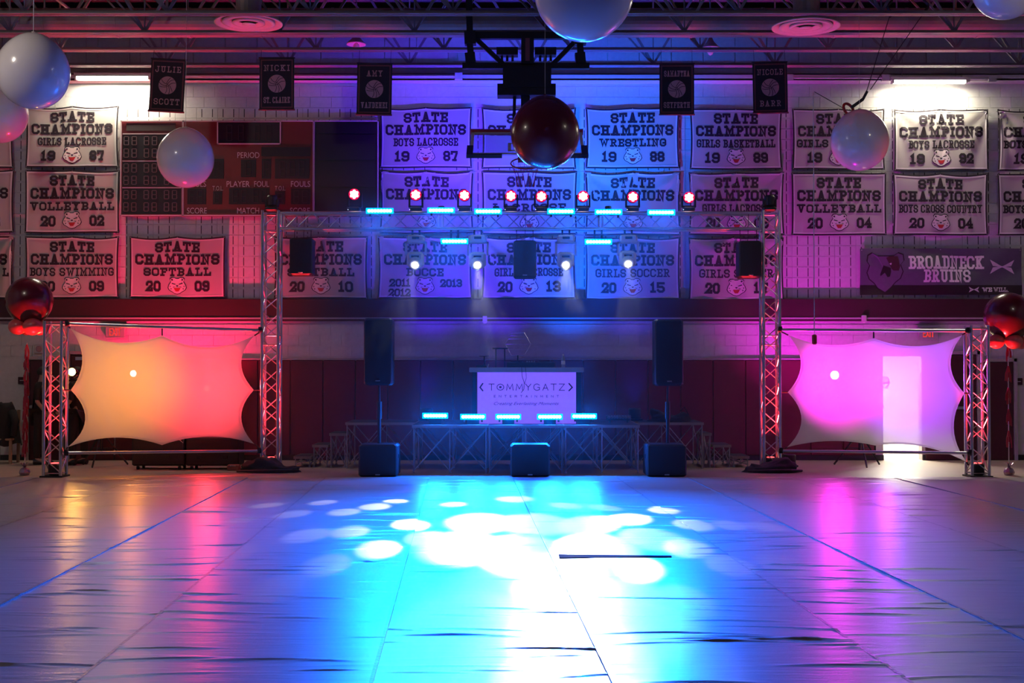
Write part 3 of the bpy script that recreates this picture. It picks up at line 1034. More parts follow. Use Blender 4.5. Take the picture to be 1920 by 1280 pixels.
BH = [(-.30, .42), (-.40, .36), (-.42, .22), (-.36, .12), (-.42, -.05), (-.36, -.20), (-.24, -.30), (-.16, -.42), (0, -.52), (.14, -.40), (.24, -.28), (.36, -.18), (.42, -.02), (.36, .14), (.44, .24), (.42, .38), (.30, .42), (.20, .34), (-.18, .34)]
bx, bz = X(1659), Zp(507)
lift = lambda x, z, l: sb(bx + x * 0.78, bz + z * 0.78, l)
for k, l, mi in ((1.06, 0.006, 1), (1.0, 0.008, 0)):
    m.add([lift(0, 0, l)] + [lift(x * k, z * k, l) for x, z in BH], [(0, 1 + i, 1 + (i + 1) % len(BH)) for i in range(len(BH))], mi)
for pts, mi in (([(-.04, .12), (.14, .06), (.16, -.18), (.02, -.30), (-.12, -.12)], 1), ([(.10, .16), (.26, .24), (.24, .18), (.12, .12)], 3), ([(.02, .30), (.10, .34), (.30, .34), (.36, .10), (.30, -.10), (.16, .04)], 2), ([(-.04, -.18), (.04, -.24), (.08, -.32), (-.02, -.30)], 3)):
    m.add([lift(x, z, 0.011) for x, z in pts], [tuple(range(len(pts)))], mi)
m.build('bear_emblem', [mat('emblem_grey', (0.13, 0.12, 0.15), 0.4), DARKV, mat('emblem_brown', (0.06, 0.025, 0.022), 0.45), WHITEV], t)

for x in (-W / 2 + 0.03, 0, W / 2 - 0.03):
    p = sb(x, H - 0.03, 0.01)
    MB().bar(p, (p[0], 0.061, p[2]), 0.01, 6).build('nail', BADGE, t)

# ---- black volleyball pennants hanging from the joists
PEN = [(314, 160, 66, 99, 3, 'JULIE', 'SCOTT', 'black volleyball pennant hanging tilted beside the fluorescent lamp over the girls lacrosse banner'),
       (519, 157, 66, 98, 0, 'NICKI', 'ST. CLAIRE', 'black volleyball pennant hanging above the middle of the scoreboard'),
       (702, 167, 66, 97, 1, 'AMY', 'VANDEHEI', 'black volleyball pennant hanging at the corner of the boys lacrosse 1987 banner'),
       (1269, 167, 65, 96, 0, 'SAMANTHA', 'SEYFERTH', 'black volleyball pennant hanging at the corner of the wrestling banner'),
       (1444, 164, 65, 96, -1, 'NICOLE', 'BARR', 'black volleyball pennant hanging at the corner of the girls basketball 1989 banner')]
for px, py, w, h, tilt, a, b, lab in PEN:
    Y = 21.8
    c = P(px, py, Y)
    W, H = w * Y / F, h * Y / F
    t = thing('sport_pennant', lab, 'pennant', c, 'black volleyball pennants', (0, R(tilt), 0))
    f = lambda x, z, l=0.0: (x, -0.012 * math.sin(4 * x + 2 * z) - l, z)
    m = MB()
    n = 10
    m.add([f(-W / 2 + W * i / n, -H / 2 + H * j / n) for j in range(n + 1) for i in range(n + 1)],
          [(j * (n + 1) + i, j * (n + 1) + i + 1, (j + 1) * (n + 1) + i + 1, (j + 1) * (n + 1) + i) for j in range(n) for i in range(n)])
    m.build('cloth', PENNANT, t, smooth=True)
    m = MB()
    fr = stroke([(-W / 2 + .035, -H / 2 + .04), (W / 2 - .035, -H / 2 + .04), (W / 2 - .035, H / 2 - .04), (-W / 2 + .035, H / 2 - .04), (-W / 2 + .035, -H / 2 + .04)], 0.022)
    quads_to(m, fr, lambda x, z: f(x, z, 0.004))
    m.build('trim_stripe', PENTRIM, t)
    MB().bar((-W / 2 - 0.01, 0, H / 2), (W / 2 + 0.01, 0, H / 2), 0.013, 8).build('top_rod', BLACKM, t)
    MB().bar((-W / 2 - 0.01, 0, -H / 2), (W / 2 + 0.01, 0, -H / 2), 0.016, 8).build('bottom_rod', PENTRIM, t)  # red light reflected along the lower hem is put into the rod colour
    m = MB()
    for x in (-W / 2 + 0.03, W / 2 - 0.03):
        m.bar((x, 0, H / 2 - 0.01), (x, 0.03, JZ + 0.03 - c.z), 0.004, 4)
    m.build('hanging_cord', BLACKM, t)
    m = MB()
    n = 28
    r = W * 0.255
    m.add([f(0, 0, 0.006)] + [f(r * math.cos(6.2832 * i / n), r * math.sin(6.2832 * i / n), 0.006) for i in range(n)], [(0, 1 + i, 1 + (i + 1) % n) for i in range(n)])
    ball = m.build('ball_print', PENINK, t)
    m = MB()
    for rot in (0.4, 2.5, 4.6):
        for off in (-0.25, 0.15, 0.5):
            pts = []
            for i in range(7):
                u = i / 6
                x0 = u * 0.92
                z0 = off * (0.5 + 0.5 * u) + 0.22 * math.sin(u * 2.4)
                if math.hypot(x0, z0) > 0.97:
                    break
                pts.append((r * (x0 * math.cos(rot) - z0 * math.sin(rot)), r * (x0 * math.sin(rot) + z0 * math.cos(rot))))
            if len(pts) > 2:
                quads_to(m, stroke(pts, 0.009), lambda x, z: f(x, z, 0.009))
    m.build('ball_seams', PENNANT, ball)
    m = MB()
    quads_to(m, line_quads(a, 0, H * 0.245, min(W * 0.74, 0.085 * len(a) + 0.02), H * 0.115, t=0.14, gap=2.6), lambda x, z: f(x, z, 0.006))
    m.build('lettering', PENINK, t)
    m = MB()
    quads_to(m, line_quads(b, 0, -H * 0.37, min(W * 0.76, 0.085 * len(b) + 0.02), H * 0.115, t=0.14, gap=2.6), lambda x, z: f(x, z, 0.006))
    m.build('lettering', PENINK, t)

# ================================================================== SCOREBOARD
YS = WALL - 0.20
sc0 = P(226, 404, YS)
t = thing('scoreboard', 'wide dark red electronic scoreboard with unlit digits and white outlines', 'scoreboard', (sc0.x, YS, sc0.z))
def sx(px): return P(px, 300, YS).x - sc0.x
def sz(py): return P(960, py, YS).z - sc0.z
def panel(name, x0, y0, x1, y1, mt, y=0.0, d=0.18):
    return MB().box(((sx(x0) + sx(x1)) / 2, y + d / 2, (sz(y0) + sz(y1)) / 2), (sx(x1) - sx(x0), d, sz(y0) - sz(y1))).build(name, mt, t)
def rect_on(m, x0, y0, x1, y1, y, mi=0, d=0.012):
    m.box(((sx(x0) + sx(x1)) / 2, y - d / 2, (sz(y0) + sz(y1)) / 2), (abs(sx(x1) - sx(x0)), d, abs(sz(y0) - sz(y1))), mi)
def outline(name, x0, y0, x1, y1, w, par):
    m = MB()
    rect_on(m, x0, y0, x1, y0 + w, -0.012)
    rect_on(m, x0, y1 - w, x1, y1, -0.012)
    rect_on(m, x0, y0, x0 + w, y1, -0.012)
    rect_on(m, x1 - w, y0, x1, y1, -0.012)
    return m.build(name, SCOREWHITE, par)
SEG = {0: (0, 6, 4, 6), 1: (4, 3, 4, 6), 2: (4, 0, 4, 3), 3: (0, 0, 4, 0), 4: (0, 0, 0, 3), 5: (0, 3, 0, 6), 6: (0, 3, 4, 3)}
DIG = {}
def seg_digit(px, py, w, h, y, mt, par):
    key = (w, round(h, 3), mt.name)
    loc = (sx(px), y, sz(py))
    if key in DIG:
        return inst(DIG[key], par, loc)
    m = MB()
    for a, b, c, d in SEG.values():
        p, q = Vector(((a - 2) / 4 * w, 0, (b - 3) / 6 * h)), Vector(((c - 2) / 4 * w, 0, (d - 3) / 6 * h))
        v = (q - p).normalized() * 0.004
        m.beam((p.x + v.x, 0, p.z + v.z), (q.x - v.x, 0, q.z - v.z), 0.016, 0.012)
    o = DIG[key] = m.build('digit', mt, par)
    o.location = loc
    return o
left = panel('left_cabinet', 226, 227, 344, 404, SCORERED)
mid = panel('centre_cabinet', 344, 227, 589, 404, SCORERED)
right = panel('right_cabinet', 589, 227, 710, 404, SCOREDARK)
outline('outline', 226, 226, 344, 405, 2.2, left)
outline('outline', 343, 226, 589, 405, 2.2, mid)
outline('outline', 588, 226, 710, 405, 2.2, right)
m = MB()
rect_on(m, 237, 231, 329, 245, 0)
m.build('matrix_strip', MATRIX, left)
for y0, y1 in ((253, 299), (304, 349), (354, 401)):
    m = MB()
    rect_on(m, 230, y0, 340, y1, 0)
    w_ = m.build('digit_window', SCOREDARK, left)
    for yy in (y0 + 11, y0 + 34):
        for xx in (237, 252, 275, 290, 313, 328):
            seg_digit(xx, yy, 0.082, 0.155, -0.016, SEGMENT, left)
m = MB()
for yy in (251, 302, 352):
    rect_on(m, 230, yy - 0.8, 340, yy + 0.8, -0.004)
m.build('divider_line', SCOREWHITE, left)
outline('outline', 407, 227, 527, 271, 2.2, mid)
for x0, y0, x1, y1, ds in ((410, 230, 524, 268, (430, 452, 482, 504)), (355, 298, 420, 335, (370, 388, 406)), (452, 300, 480, 332, (466,)), (491, 298, 508, 335, (500,)), (516, 298, 580, 335, (530, 548, 566)),
                           (490, 276, 582, 293, ()), (352, 354, 387, 383, (361, 376)), (400, 359, 417, 383, (408,)), (430, 353, 505, 383, (442, 458, 480, 495)), (516, 359, 534, 383, (525,)), (546, 354, 582, 383, (556, 572))):
    m = MB()
    rect_on(m, x0, y0, x1, y1, 0)
    m.build('digit_window', SCOREDARK, mid)
    for d in ds:
        seg_digit(d, (y0 + y1) / 2, 0.09, (y1 - y0) * 0.0078, -0.014, mat('faint_segment', (0.028, 0.026, 0.03), 0.6), mid)
for s_, x, y, w in (('PERIOD', 466, 291, 41), ('FOULS', 369, 345, 36), ('PLAYER', 447, 345, 43), ('FOUL', 491, 345, 28), ('FOULS', 564, 345, 36), ('T.O.L.', 409, 353, 20), ('T.O.L.', 526, 353, 20), ('SCORE', 370, 395, 37), ('MATCH', 466, 395, 41), ('SCORE', 563, 395, 37)):
    m = MB()
    text_on(m, s_, 0.12, sx(x), -0.014, sz(y), width=w / 100, height=0.085 if 'T.' in s_ else 0.108)
    m.build('lettering', SCOREWHITE, mid)
for y0, y1 in ((232, 250), (252, 300), (303, 350), (353, 400)):
    m = MB()
    rect_on(m, 595, y0, 705, y1, 0)
    m.build('dark_window', SCOREDARK, right)

# ================================================================== BASKETBALL GOAL, FOLDED UP
YB = 20.2
g = P(988, 123, YB)
t = thing('basketball_goal', 'ceiling-hung basketball goal with folded glass backboard and dark steel frame', 'basketball goal', g)
def gp(px, py, dy=0.0):
    p = P(px, py, YB)
    return Vector((p.x - g.x, dy, p.z - g.z))
MB().beam(gp(867, 124), gp(1105, 124), 0.10, 0.09).build('cross_beam', BLACKM, t)
MB().beam(gp(872, 67), gp(1110, 67), 0.10, 0.11).build('cross_beam', BLACKM, t)
MB().box(gp(988, 148), (0.76, 0.34, 0.34)).build('winch_box', BLACKM, t)
MB().box(gp(987, 171), (0.92, 0.30, 0.18)).build('carriage', BLACKM, t)
MB().beam(gp(989, 70), gp(989, 122), 0.20, 0.20).build('post', BLACKM, t)
MB().box(gp(989, 96, -0.105), (0.07, 0.01, 0.36)).build('post_stripe', PENTRIM, t)
for a, b in (((893, 73), (948, 125)), ((1083, 73), (1035, 122))):
    MB().beam(gp(*a), gp(*b), 0.06, 0.07).build('brace', BLACKM, t)
for x in (881, 1087):
    m = MB().beam(gp(x - 2, -12), gp(x, 60), 0.10, 0.12)
    m.beam(gp(x, 60), gp(x + 1, 84), 0.18, 0.17).beam(gp(x, 84), gp(x + 2, 104), 0.10, 0.10).beam(gp(x, 100), gp(x + 2, 120), 0.16, 0.15)
    m.build('drop_tube', BLACKM, t)
for dx in (-38, 34):
    m = MB().box(gp(989 + dx, 95, 0.1), (0.34, 0.2, 0.12))
    for k in range(3):
        m.bar(gp(989 + dx - 10 + k * 10, 100, 0.1), gp(989 + dx - 10 + k * 10, 112, 0.1), 0.02, 6)
    m.build('pulley_block', BLACKM, t)
MB().beam(gp(965, 180), gp(963, 258), 0.05, 0.05).build('mast', BLACKM, t)
MB().beam(gp(985, 180), gp(985, 262), 0.14, 0.16).build('mast', BLACKM, t)
# backboard leaning forward
bw, bh, ang = 1.78, 1.05, R(61)
bc = gp(988, 272, -0.1)
bu = Vector((0, -math.sin(ang), -math.cos(ang)))
def bp_(x, h, d=0.0):
    n_ = Vector((0, -math.cos(ang), math.sin(ang)))
    return bc + Vector((x, 0, 0)) + bu * h + n_ * d
def bb(m, x0, h0, x1, h1, d0, d1, mi=0):
    vs_ = [bp_(x, h, d) for d in (d0, d1) for x, h in ((x0, h0), (x1, h0), (x1, h1), (x0, h1))]
    m.add(vs_, [(0, 1, 2, 3), (7, 6, 5, 4), (0, 4, 5, 1), (1, 5, 6, 2), (2, 6, 7, 3), (3, 7, 4, 0)], mi)
GLASS = bpy.data.materials.new('backboard_glass')
GLASS.use_nodes = True
nt = GLASS.node_tree
pb_ = nt.nodes['Principled BSDF']
tp = nt.nodes.new('ShaderNodeBsdfTransparent')
tp.inputs[0].default_value = (0.75, 0.78, 0.85, 1)
mx = nt.nodes.new('ShaderNodeMixShader')
mx.inputs[0].default_value = 0.18
nt.links.new(tp.outputs[0], mx.inputs[1])
nt.links.new(pb_.outputs[0], mx.inputs[2])
nt.links.new(mx.outputs[0], nt.nodes['Material Output'].inputs[0])
m = MB()
bb(m, -bw / 2, -bh / 2, bw / 2, bh / 2, 0, 0.012)
glass = m.build('backboard', GLASS, t)
m = MB()
for q in ((-bw / 2, -bh / 2, bw / 2, -bh / 2 + .05), (-bw / 2, bh / 2 - .06, bw / 2, bh / 2), (-bw / 2, -bh / 2, -bw / 2 + .05, bh / 2), (bw / 2 - .05, -bh / 2, bw / 2, bh / 2),
          (-.3, .34, .3, .38), (-.3, 0, .3, .04), (-.3, 0, -.25, .38), (.25, 0, .3, .38)):
    bb(m, *q, 0.014, 0.02)
m.build('white_lines', WHITEV, glass)
m = MB()
bb(m, -bw / 2 - .02, -bh / 2 - .07, bw / 2 + .02, -bh / 2, -0.03, 0.05)
m.build('edge_pad', REDRIM, t)
for s in (-1, 1):
    m = MB()
    bb(m, s * (bw / 2 - .0) - .05, bh / 2 - .38, s * bw / 2 + .05, bh / 2 + .05, -0.03, 0.03)
    bb(m, s * (bw / 2 - .25) - .22, bh / 2, s * (bw / 2 - .25) + .25, bh / 2 + .05, -0.03, 0.03)
    m.build('corner_pad', BLACK, t)
rc = gp(985, 313, -0.35)
ring = [rc + Vector((0.23 * math.cos(a), 0.23 * math.sin(a) * 0.5, 0.23 * math.sin(a) * 0.45)) for a in [2 * math.pi * i / 24 for i in range(25)]]
MB().tube(ring, 0.012, 6).build('rim', REDRIM, t)
MB().beam(gp(978, 296, -0.2), gp(978, 308, -0.3), 0.12, 0.05).build('rim_bracket', REDRIM, t)
m = MB()
for i in range(12):
    a = 2 * math.pi * i / 12
    p = rc + Vector((0.23 * math.cos(a), 0.11 * math.sin(a), 0.10 * math.sin(a)))
    q1 = rc + Vector((0.16 * math.cos(a + .26), 0.08 * math.sin(a + .26), -0.18))
    q2 = rc + Vector((0.16 * math.cos(a - .26), 0.08 * math.sin(a - .26), -0.18))
    e = rc + Vector((0.13 * math.cos(a), 0.07 * math.sin(a), -0.36))
    m.bar(p, q1, 0.004, 4).bar(p, q2, 0.004, 4).bar(q1, e + (q1 - rc) * .05, 0.004, 4).bar(q2, e, 0.004, 4)
m.build('net', REDRIM, t)

# ---- hanging strap with a red ring, and a thin rope
c = P(1591, 205, 20.5)
t = thing('hoist_ring', 'red ring on a black strap hung from two slanting cables', 'hoist ring', c)
def hp(px, py, y=20.5):
    return P(px, py, y) - c
ringp = [Vector((0.10 * math.cos(a) * 0.8 + 0.06 * math.sin(a) * .4, 0.10 * math.sin(a) * .6, 0.09 * math.sin(a) - 0.05 * math.cos(a))) for a in [2 * math.pi * i / 20 for i in range(21)]]
MB().tube(ringp, 0.022, 8).build('ring', REDRIM, t)
MB().beam(hp(1597, 201), hp(1618, 186), 0.03, 0.05).beam(hp(1618, 186), hp(1626, 171), 0.03, 0.04).build('strap', BLACK, t)
MB().bar(hp(1624, 174), hp(1668, 30, 20.2), 0.007, 5).build('cable', BLACKM, t)
MB().bar(hp(1632, 168), hp(1735, 20, 20.2), 0.007, 5).build('cable', BLACKM, t)
MB().tube([hp(1668, 32, 20.2) + Vector((0.04 * math.sin(i * 1.3), 0, 0.045 * i)) for i in range(9)], 0.022, 5).build('coiled_cable', BLACKM, t)
m = MB().tube([hp(1735, 20, 20.2) + Vector((0.05 * math.sin(i * 1.1), 0, 0.05 * i)) for i in range(8)], 0.022, 5)
m.build('coiled_cable', BLACKM, t)
MB().bar(hp(1580, 202), hp(1527, 172), 0.006, 5).build('side_cord', BLACKM, t)
a, b = P(1527, 172, 20.5), P(1527, 628, 20.5)
t = thing('pull_rope', 'thin pale rope hanging straight down with a red weight at its end', 'rope', b)
MB().bar((0, 0, 0), (0, 0, a.z - b.z), 0.007, 5).build('cord', HEM, t)
MB().cbox((0, 0, -0.07), (0.07, 0.07, 0.16), 0.015).build('weight', REDRIM, t)

# ================================================================== BALLOONS
def balloon(px, py, rpx, dia, mt, label, cat='balloon', string_top=None, squash=1.04):
    Y = F * dia / 2 / rpx
    c = P(px, py, Y)
    r = dia / 2
    t = thing('round_balloon', label, cat, c, 'large hanging balloons')
    prof = []
    n = 22
    for i in range(n + 1):
        a = math.pi * i / n
        rr = r * math.sin(a)
        z = -r * math.cos(a) * squash
        if z > 0:
            z += 0.05 * r * (z / r) ** 6
        prof.append((max(rr, 0.004), z))
    MB().lathe(prof, 40).build('latex', mt, t, smooth=True)
    MB().lathe([(0.018, r * 1.08), (0.012, r * 1.10), (0.026, r * 1.13), (0.01, r * 1.135)], 12).build('knot', mt, t)
    top = string_top if string_top else RH
    MB().bar((0, 0, r * 1.1), (0, 0, max(r * 1.3, top - c.z)), 0.004, 4).build('string', HEM, t)
    return t
balloon(62, 135, 67, 0.92, BWHITE, 'large white balloon hanging over the corner of the girls lacrosse 1987 banner')
balloon(-2, 213, 53, 0.92, BWHITE, 'violet-lit white balloon half out of frame behind the largest balloon')
balloon(348, 297, 53, 0.92, BWHITE, 'white balloon hanging in front of the scoreboard')
balloon(1095, -21, 95, 0.92, BWHITE, 'white balloon lit pale blue above the basketball goal')
balloon(1022, 250, 65, 0.92, BMAROON, 'maroon balloon hanging in front of the folded backboard')
balloon(1612, 264, 54, 0.92, BWHITE, 'purple-lit white balloon hanging below the red hoist ring')
balloon(1886, -30, 64, 0.92, BWHITE, 'white balloon at the ceiling beyond the boys lacrosse 1992 banner')

def balloon_tower(px, py, rpx, smalls, base, label, long_tail, Y):
    c0 = P(px, py, Y)
    b = P(*base, Y)
    t = thing('balloon_column', label, 'balloon', (b.x, Y, 0.0), 'floor balloon columns')
    z0, xo = c0.z, c0.x - b.x
    r = rpx * Y / F
    prof = []
    for i in range(23):
        a = math.pi * i / 22
        z = -r * math.cos(a) * 1.02
        rr = r * math.sin(a)
        if z < 0:
            z -= 0.07 * r * (-z / r) ** 5
        prof.append((max(rr, 0.004), z))
    MB().lathe(prof, 40, (xo, 0, z0)).build('top_balloon', BMAROON, t, smooth=True)
    for sx_, sy_, sr, dy in smalls:
        p = P(sx_, sy_, Y + dy) - Vector((b.x, Y, 0))
        q = sr * Y / F
        m = MB().lathe([(max(0.003, q * math.sin(math.pi * i / 14)), -q * 0.9 * math.cos(math.pi * i / 14)) for i in range(15)], 24, p)
        m.build('small_balloon', BRED, t, smooth=True)
    rnd = random.Random(px)
    zt = P(px, 648, Y).z
    MB().bar((xo * 0.4, 0, zt + 0.05), (0, 0, 0.15), 0.008, 5).build('ribbon', HEM, t)
    tass = mat('red_tassel_foil', (0.45, 0.03, 0.05), 0.35, metal=0.2)
    k = 9 if long_tail else 5
    for i in range(k):
        zz = zt - (zt - 0.35) * (i / k)
        m = MB()
        xc = xo * 0.35 * (1 - i / k)
        for j in range(12):
            a = rnd.uniform(0, 6.28)
            l_ = rnd.uniform(0.14, 0.26)
            s = rnd.uniform(0.015, 0.05)
            p = Vector((xc + 0.01 * math.cos(a), 0.01 * math.sin(a), zz))
            q = Vector((xc + s * math.cos(a), s * math.sin(a), zz - l_))
            m.beam(p, (p + q) / 2 + Vector((0.012 * math.cos(a), 0.012 * math.sin(a), 0)), 0.016, 0.004)
            m.beam((p + q) / 2 + Vector((0.012 * math.cos(a), 0.012 * math.sin(a), 0)), q, 0.016, 0.004)
        m.bar((xc, 0, zz + 0.02), (xc, 0, zz - 0.02), 0.016, 8)
        m.build('tassel', tass, t)
    foil = mat('foil_weight', (0.45, 0.32, 0.42), 0.25, metal=0.8)
    m = MB().lathe([(0.02, 0), (0.075, 0.01), (0.09, 0.05), (0.07, 0.10), (0.03, 0.13)], 10)
    for j in range(9):
        a = j * 0.7
        m.beam((0, 0, 0.12), (0.07 * math.cos(a), 0.07 * math.sin(a), 0.2), 0.02, 0.006)
    m.build('foil_weight', foil, t)
balloon_tower(55, 563, 43, [(33, 612, 17, -0.1), (61, 612, 18, -0.16), (76, 614, 16, 0.02), (50, 616, 14, 0.15)], (46, 893), 'maroon balloon column with red base balloons and foil tassels near the orange screen', True, 20.6)
balloon_tower(1890, 593, 44, [(1868, 640, 15, -0.1), (1901, 640, 16, -0.16), (1914, 642, 14, 0.05)], (1892, 891), 'maroon balloon column with red base balloons beside the short tower by the magenta screen', False, 20.6)

# ================================================================== TRUSS
YM, YO = 21.7, 20.35          # main arch, outer towers
SIDE = 0.27
BRACE = {}
def brace_between(par, p, q, r=0.009):
    """instance of a unit brace mesh placed between two local points"""
    p, q = Vector(p), Vector(q)
    L_ = round((q - p).length, 3)
    if L_ not in BRACE:
        o = MB().bar((0, 0, 0), (0, 0, L_), r, 6).build('brace', ALU, par)
        BRACE[L_] = o
    else:
        o = inst(BRACE[L_], par)
    o.location = p
    o.rotation_euler = (q - p).to_track_quat('Z', 'Y').to_euler()
    return o
def tower(x, Y, h, label, n):
    t = thing('truss_tower', label, 'truss', (x, Y, 0), 'box truss towers')
    s = SIDE / 2
    MB().box((0, 0, 0.012), (0.36, 0.36, 0.024)).build('base_plate', BLACKM, t)
    cs = [(-s, -s), (s, -s), (s, s), (-s, s)]
    for a, b in cs:
        MB().bar((a, b, 0.02), (a, b, h), 0.025, 10).build('chord', ALU, t)
    bay = (h - 0.12) / n
    for f in range(4):
        (ax, ay), (bx, by) = cs[f], cs[(f + 1) % 4]
        for i in range(n):
            z0, z1 = 0.07 + i * bay, 0.07 + (i + 1) * bay
            if (i + f) % 2:
                brace_between(t, (ax, ay, z0), (bx, by, z1))
            else:
                brace_between(t, (bx, by, z0), (ax, ay, z1))
    for zz in (0.06, h * 0.5 - .08, h * 0.5 + .08, h - 0.34, h - 0.05) if h > 3 else (0.06, h - 0.05):
        for f in range(4):
            (ax, ay), (bx, by) = cs[f], cs[(f + 1) % 4]
            brace_between(t, (ax, ay, zz), (bx, by, zz))
    return t
tx = {}
for key, px, base, top, Y, n, lab in (('ol', 104, 893, 602, YO, 10, 'short aluminium truss tower lit red at the orange and red screen end'),
                                      ('ml', 509, 880, 396, YM, 18, 'tall aluminium truss tower lit red between the orange and red screen and the stage'),
                                      ('mr', 1444, 880, 396, YM, 18, 'tall aluminium truss tower lit red between the stage and the magenta screen'),
                                      ('or', 1832, 890, 610, YO, 10, 'short aluminium truss tower lit red at the magenta screen end')):
    p = P(px, (base + top) / 2, Y)
    h = P(px, top, Y).z
    tx[key] = (p.x, Y, h)
    tower(p.x, Y, h, lab, n)
# cross beam of the arch
xa, xb = tx['ml'][0] + SIDE / 2 + 0.03, tx['mr'][0] - SIDE / 2 - 0.03
HM = tx['ml'][2]
zt_, zb_ = HM - 0.04, HM - 0.31
t = thing('truss_beam', 'long horizontal aluminium box truss spanning between the two tall towers', 'truss', (0, YM, zb_))
s = SIDE / 2
for y in (-s, s):
    for z in (0, zt_ - zb_):
        MB().bar((xa, y, z), (xb, y, z), 0.025, 10).build('chord', ALU, t)
nb = 30
bay = (xb - xa) / nb
hz = zt_ - zb_
for i in range(nb):
    x0, x1 = xa + i * bay, xa + (i + 1) * bay
    for y, ph in ((-s, 0), (s, 1)):
        if (i + ph) % 2:
            brace_between(t, (x0, y, 0), (x1, y, hz))
        else:
            brace_between(t, (x0, y, hz), (x1, y, 0))
    brace_between(t, (x0, -s if i % 2 else s, 0), (x1, s if i % 2 else -s, 0))
for x in (xa + 0.02, xa + (xb - xa) / 3 - .03, xa + (xb - xa) / 3 + .03, xa + 2 * (xb - xa) / 3 - .03, xa + 2 * (xb - xa) / 3 + .03, xb - 0.02):
    for y in (-s, s):
        brace_between(t, (x, y, 0), (x, y, hz))

# uplights in the tower feet
for key, w, lab in (('ol', 520, 'black uplight glowing red in the foot of the short tower by the orange screen'), ('ml', 620, 'black uplight glowing red in the foot of the tall tower by the orange screen'),
                    ('mr', 620, 'black uplight glowing red in the foot of the tall tower by the magenta screen'), ('or', 520, 'black uplight glowing red in the foot of the short tower by the magenta screen')):
    x, Y, h = tx[key]
    t = thing('uplight', lab, 'light', (x, Y, 0.03), 'red tower uplights')
    MB().cbox((0, 0, 0.09), (0.17, 0.17, 0.18), 0.02).build('housing', BLACK, t)
    MB().lathe([(0.06, 0.18), (0.065, 0.187), (0.055, 0.19), (0.01, 0.19)], 16).build('lens', LENSREDUP, t)
    lamp('uplight_beam', 'SPOT', (1.0, 0.025, 0.035), w * 4, (x, Y, 0.24), (x, Y, 5), t, size=0.05, angle=42, blend=1.0)

# ---- screen frames: pipes
def pipe(p, q, label, ends=True):
    c = (p + q) / 2
    t = thing('crossbar_pipe', label, 'pipe', c, 'screen frame pipes')
    MB().bar(p - c, q - c, 0.024, 12).build('tube', ALU, t)
    for e in (p, q):
        d = (q - p).normalized()
        m = MB().bar(e - c - d * 0.03, e - c + d * 0.03, 0.042, 10).box(e - c + Vector((0, 0, 0.03)), (0.05, 0.07, 0.05))
        m.build('clamp', BLACKM, t)
    return t
pipe(P(126, 607, YO - 0.16), P(488, 619, YM - 0.18), 'upper pipe of the orange and red screen frame')
pipe(P(124, 849, YO - 0.16), P(486, 845, YM - 0.18), 'lower pipe of the orange and red screen frame')
pipe(P(1463, 618, YM - 0.18), P(1814, 620, YO - 0.16), 'upper pipe of the magenta screen frame')
pipe(P(1465, 845, YM - 0.18), P(1818, 849, YO - 0.16), 'lower pipe of the magenta screen frame')

# ---- stretched fabric screens
def screen(anchors, xr, yr, label, ties):
    """anchors: 8 pixel points clockwise from top-left with the arc depth that follows each"""
    def Yd(px):
        u = (px - xr[0]) / (xr[1] - xr[0])
        return yr[0] + (yr[1] - yr[0]) * u
    pts = []
    n = len(anchors)
    ctr = Vector((sum(a[0] for a in anchors) / n, sum(a[1] for a in anchors) / n))
    for i, (x, y, dep) in enumerate(anchors):
        x2, y2, _ = anchors[(i + 1) % n]
        a, b = Vector((x, y)), Vector((x2, y2))
        mid = (a + b) / 2
        nrm = Vector((-(b - a).y, (b - a).x)).normalized()
        if nrm.dot(ctr - mid) < 0:
            nrm = -nrm
        for k in range(12):
            u = k / 12
            pts.append(a.lerp(b, u) + nrm * dep * (1 - (2 * u - 1) ** 2))
    W3 = lambda p: P(p.x, p.y, Yd(p.x))
    c = W3(ctr)
    t = thing('stretch_screen', label, 'screen', c, 'stretched fabric screens')
    m = MB()
    rings = 10
    N = len(pts)
    vs_ = [Vector((0, 0, 0))]
    for r in range(1, rings + 1):
        for p in pts:
            vs_.append(W3(ctr.lerp(p, r / rings * 0.985)) - c)
    fs = [(0, 1 + i, 1 + (i + 1) % N) for i in range(N)]
    for r in range(rings - 1):
        for i in range(N):
            j = (i + 1) % N
            fs.append((1 + r * N + i, 1 + (r + 1) * N + i, 1 + (r + 1) * N + j, 1 + r * N + j))
    m.add(vs_, fs)
    m.build('fabric', SPANDEX, t, smooth=True)
    m = MB()
    for i in range(N):
        j = (i + 1) % N
        o = Vector((0, -0.006, 0))
        m.add([W3(ctr.lerp(pts[i], 0.962)) - c + o, W3(ctr.lerp(pts[j], 0.962)) - c + o, W3(pts[j]) - c + o, W3(pts[i]) - c + o], [(0, 1, 2, 3)])
    m.build('hem', SPANDEX, t, smooth=True)
    for (a, b) in ties:
        MB().bar(W3(Vector(a)) - c, W3(Vector(b)) - c, 0.012, 6).build('tie_strap', BLACK, t)
    return t
screen([(132, 615, 20), (304, 629, 22), (477, 629, 24), (476, 731, 24), (477, 832, 15), (304, 834, 16), (127, 838, 30), (133, 731, 22)],
       (124, 490), (YO, YM), 'white stretched fabric screen glowing orange and red',
       [((124, 609), (132, 615)), ((304, 614), (304, 629)), ((488, 622), (477, 629)), ((488, 731), (476, 731)), ((487, 840), (477, 832)), ((304, 846), (304, 834)), ((122, 845), (127, 838)), ((118, 731), (133, 731))])
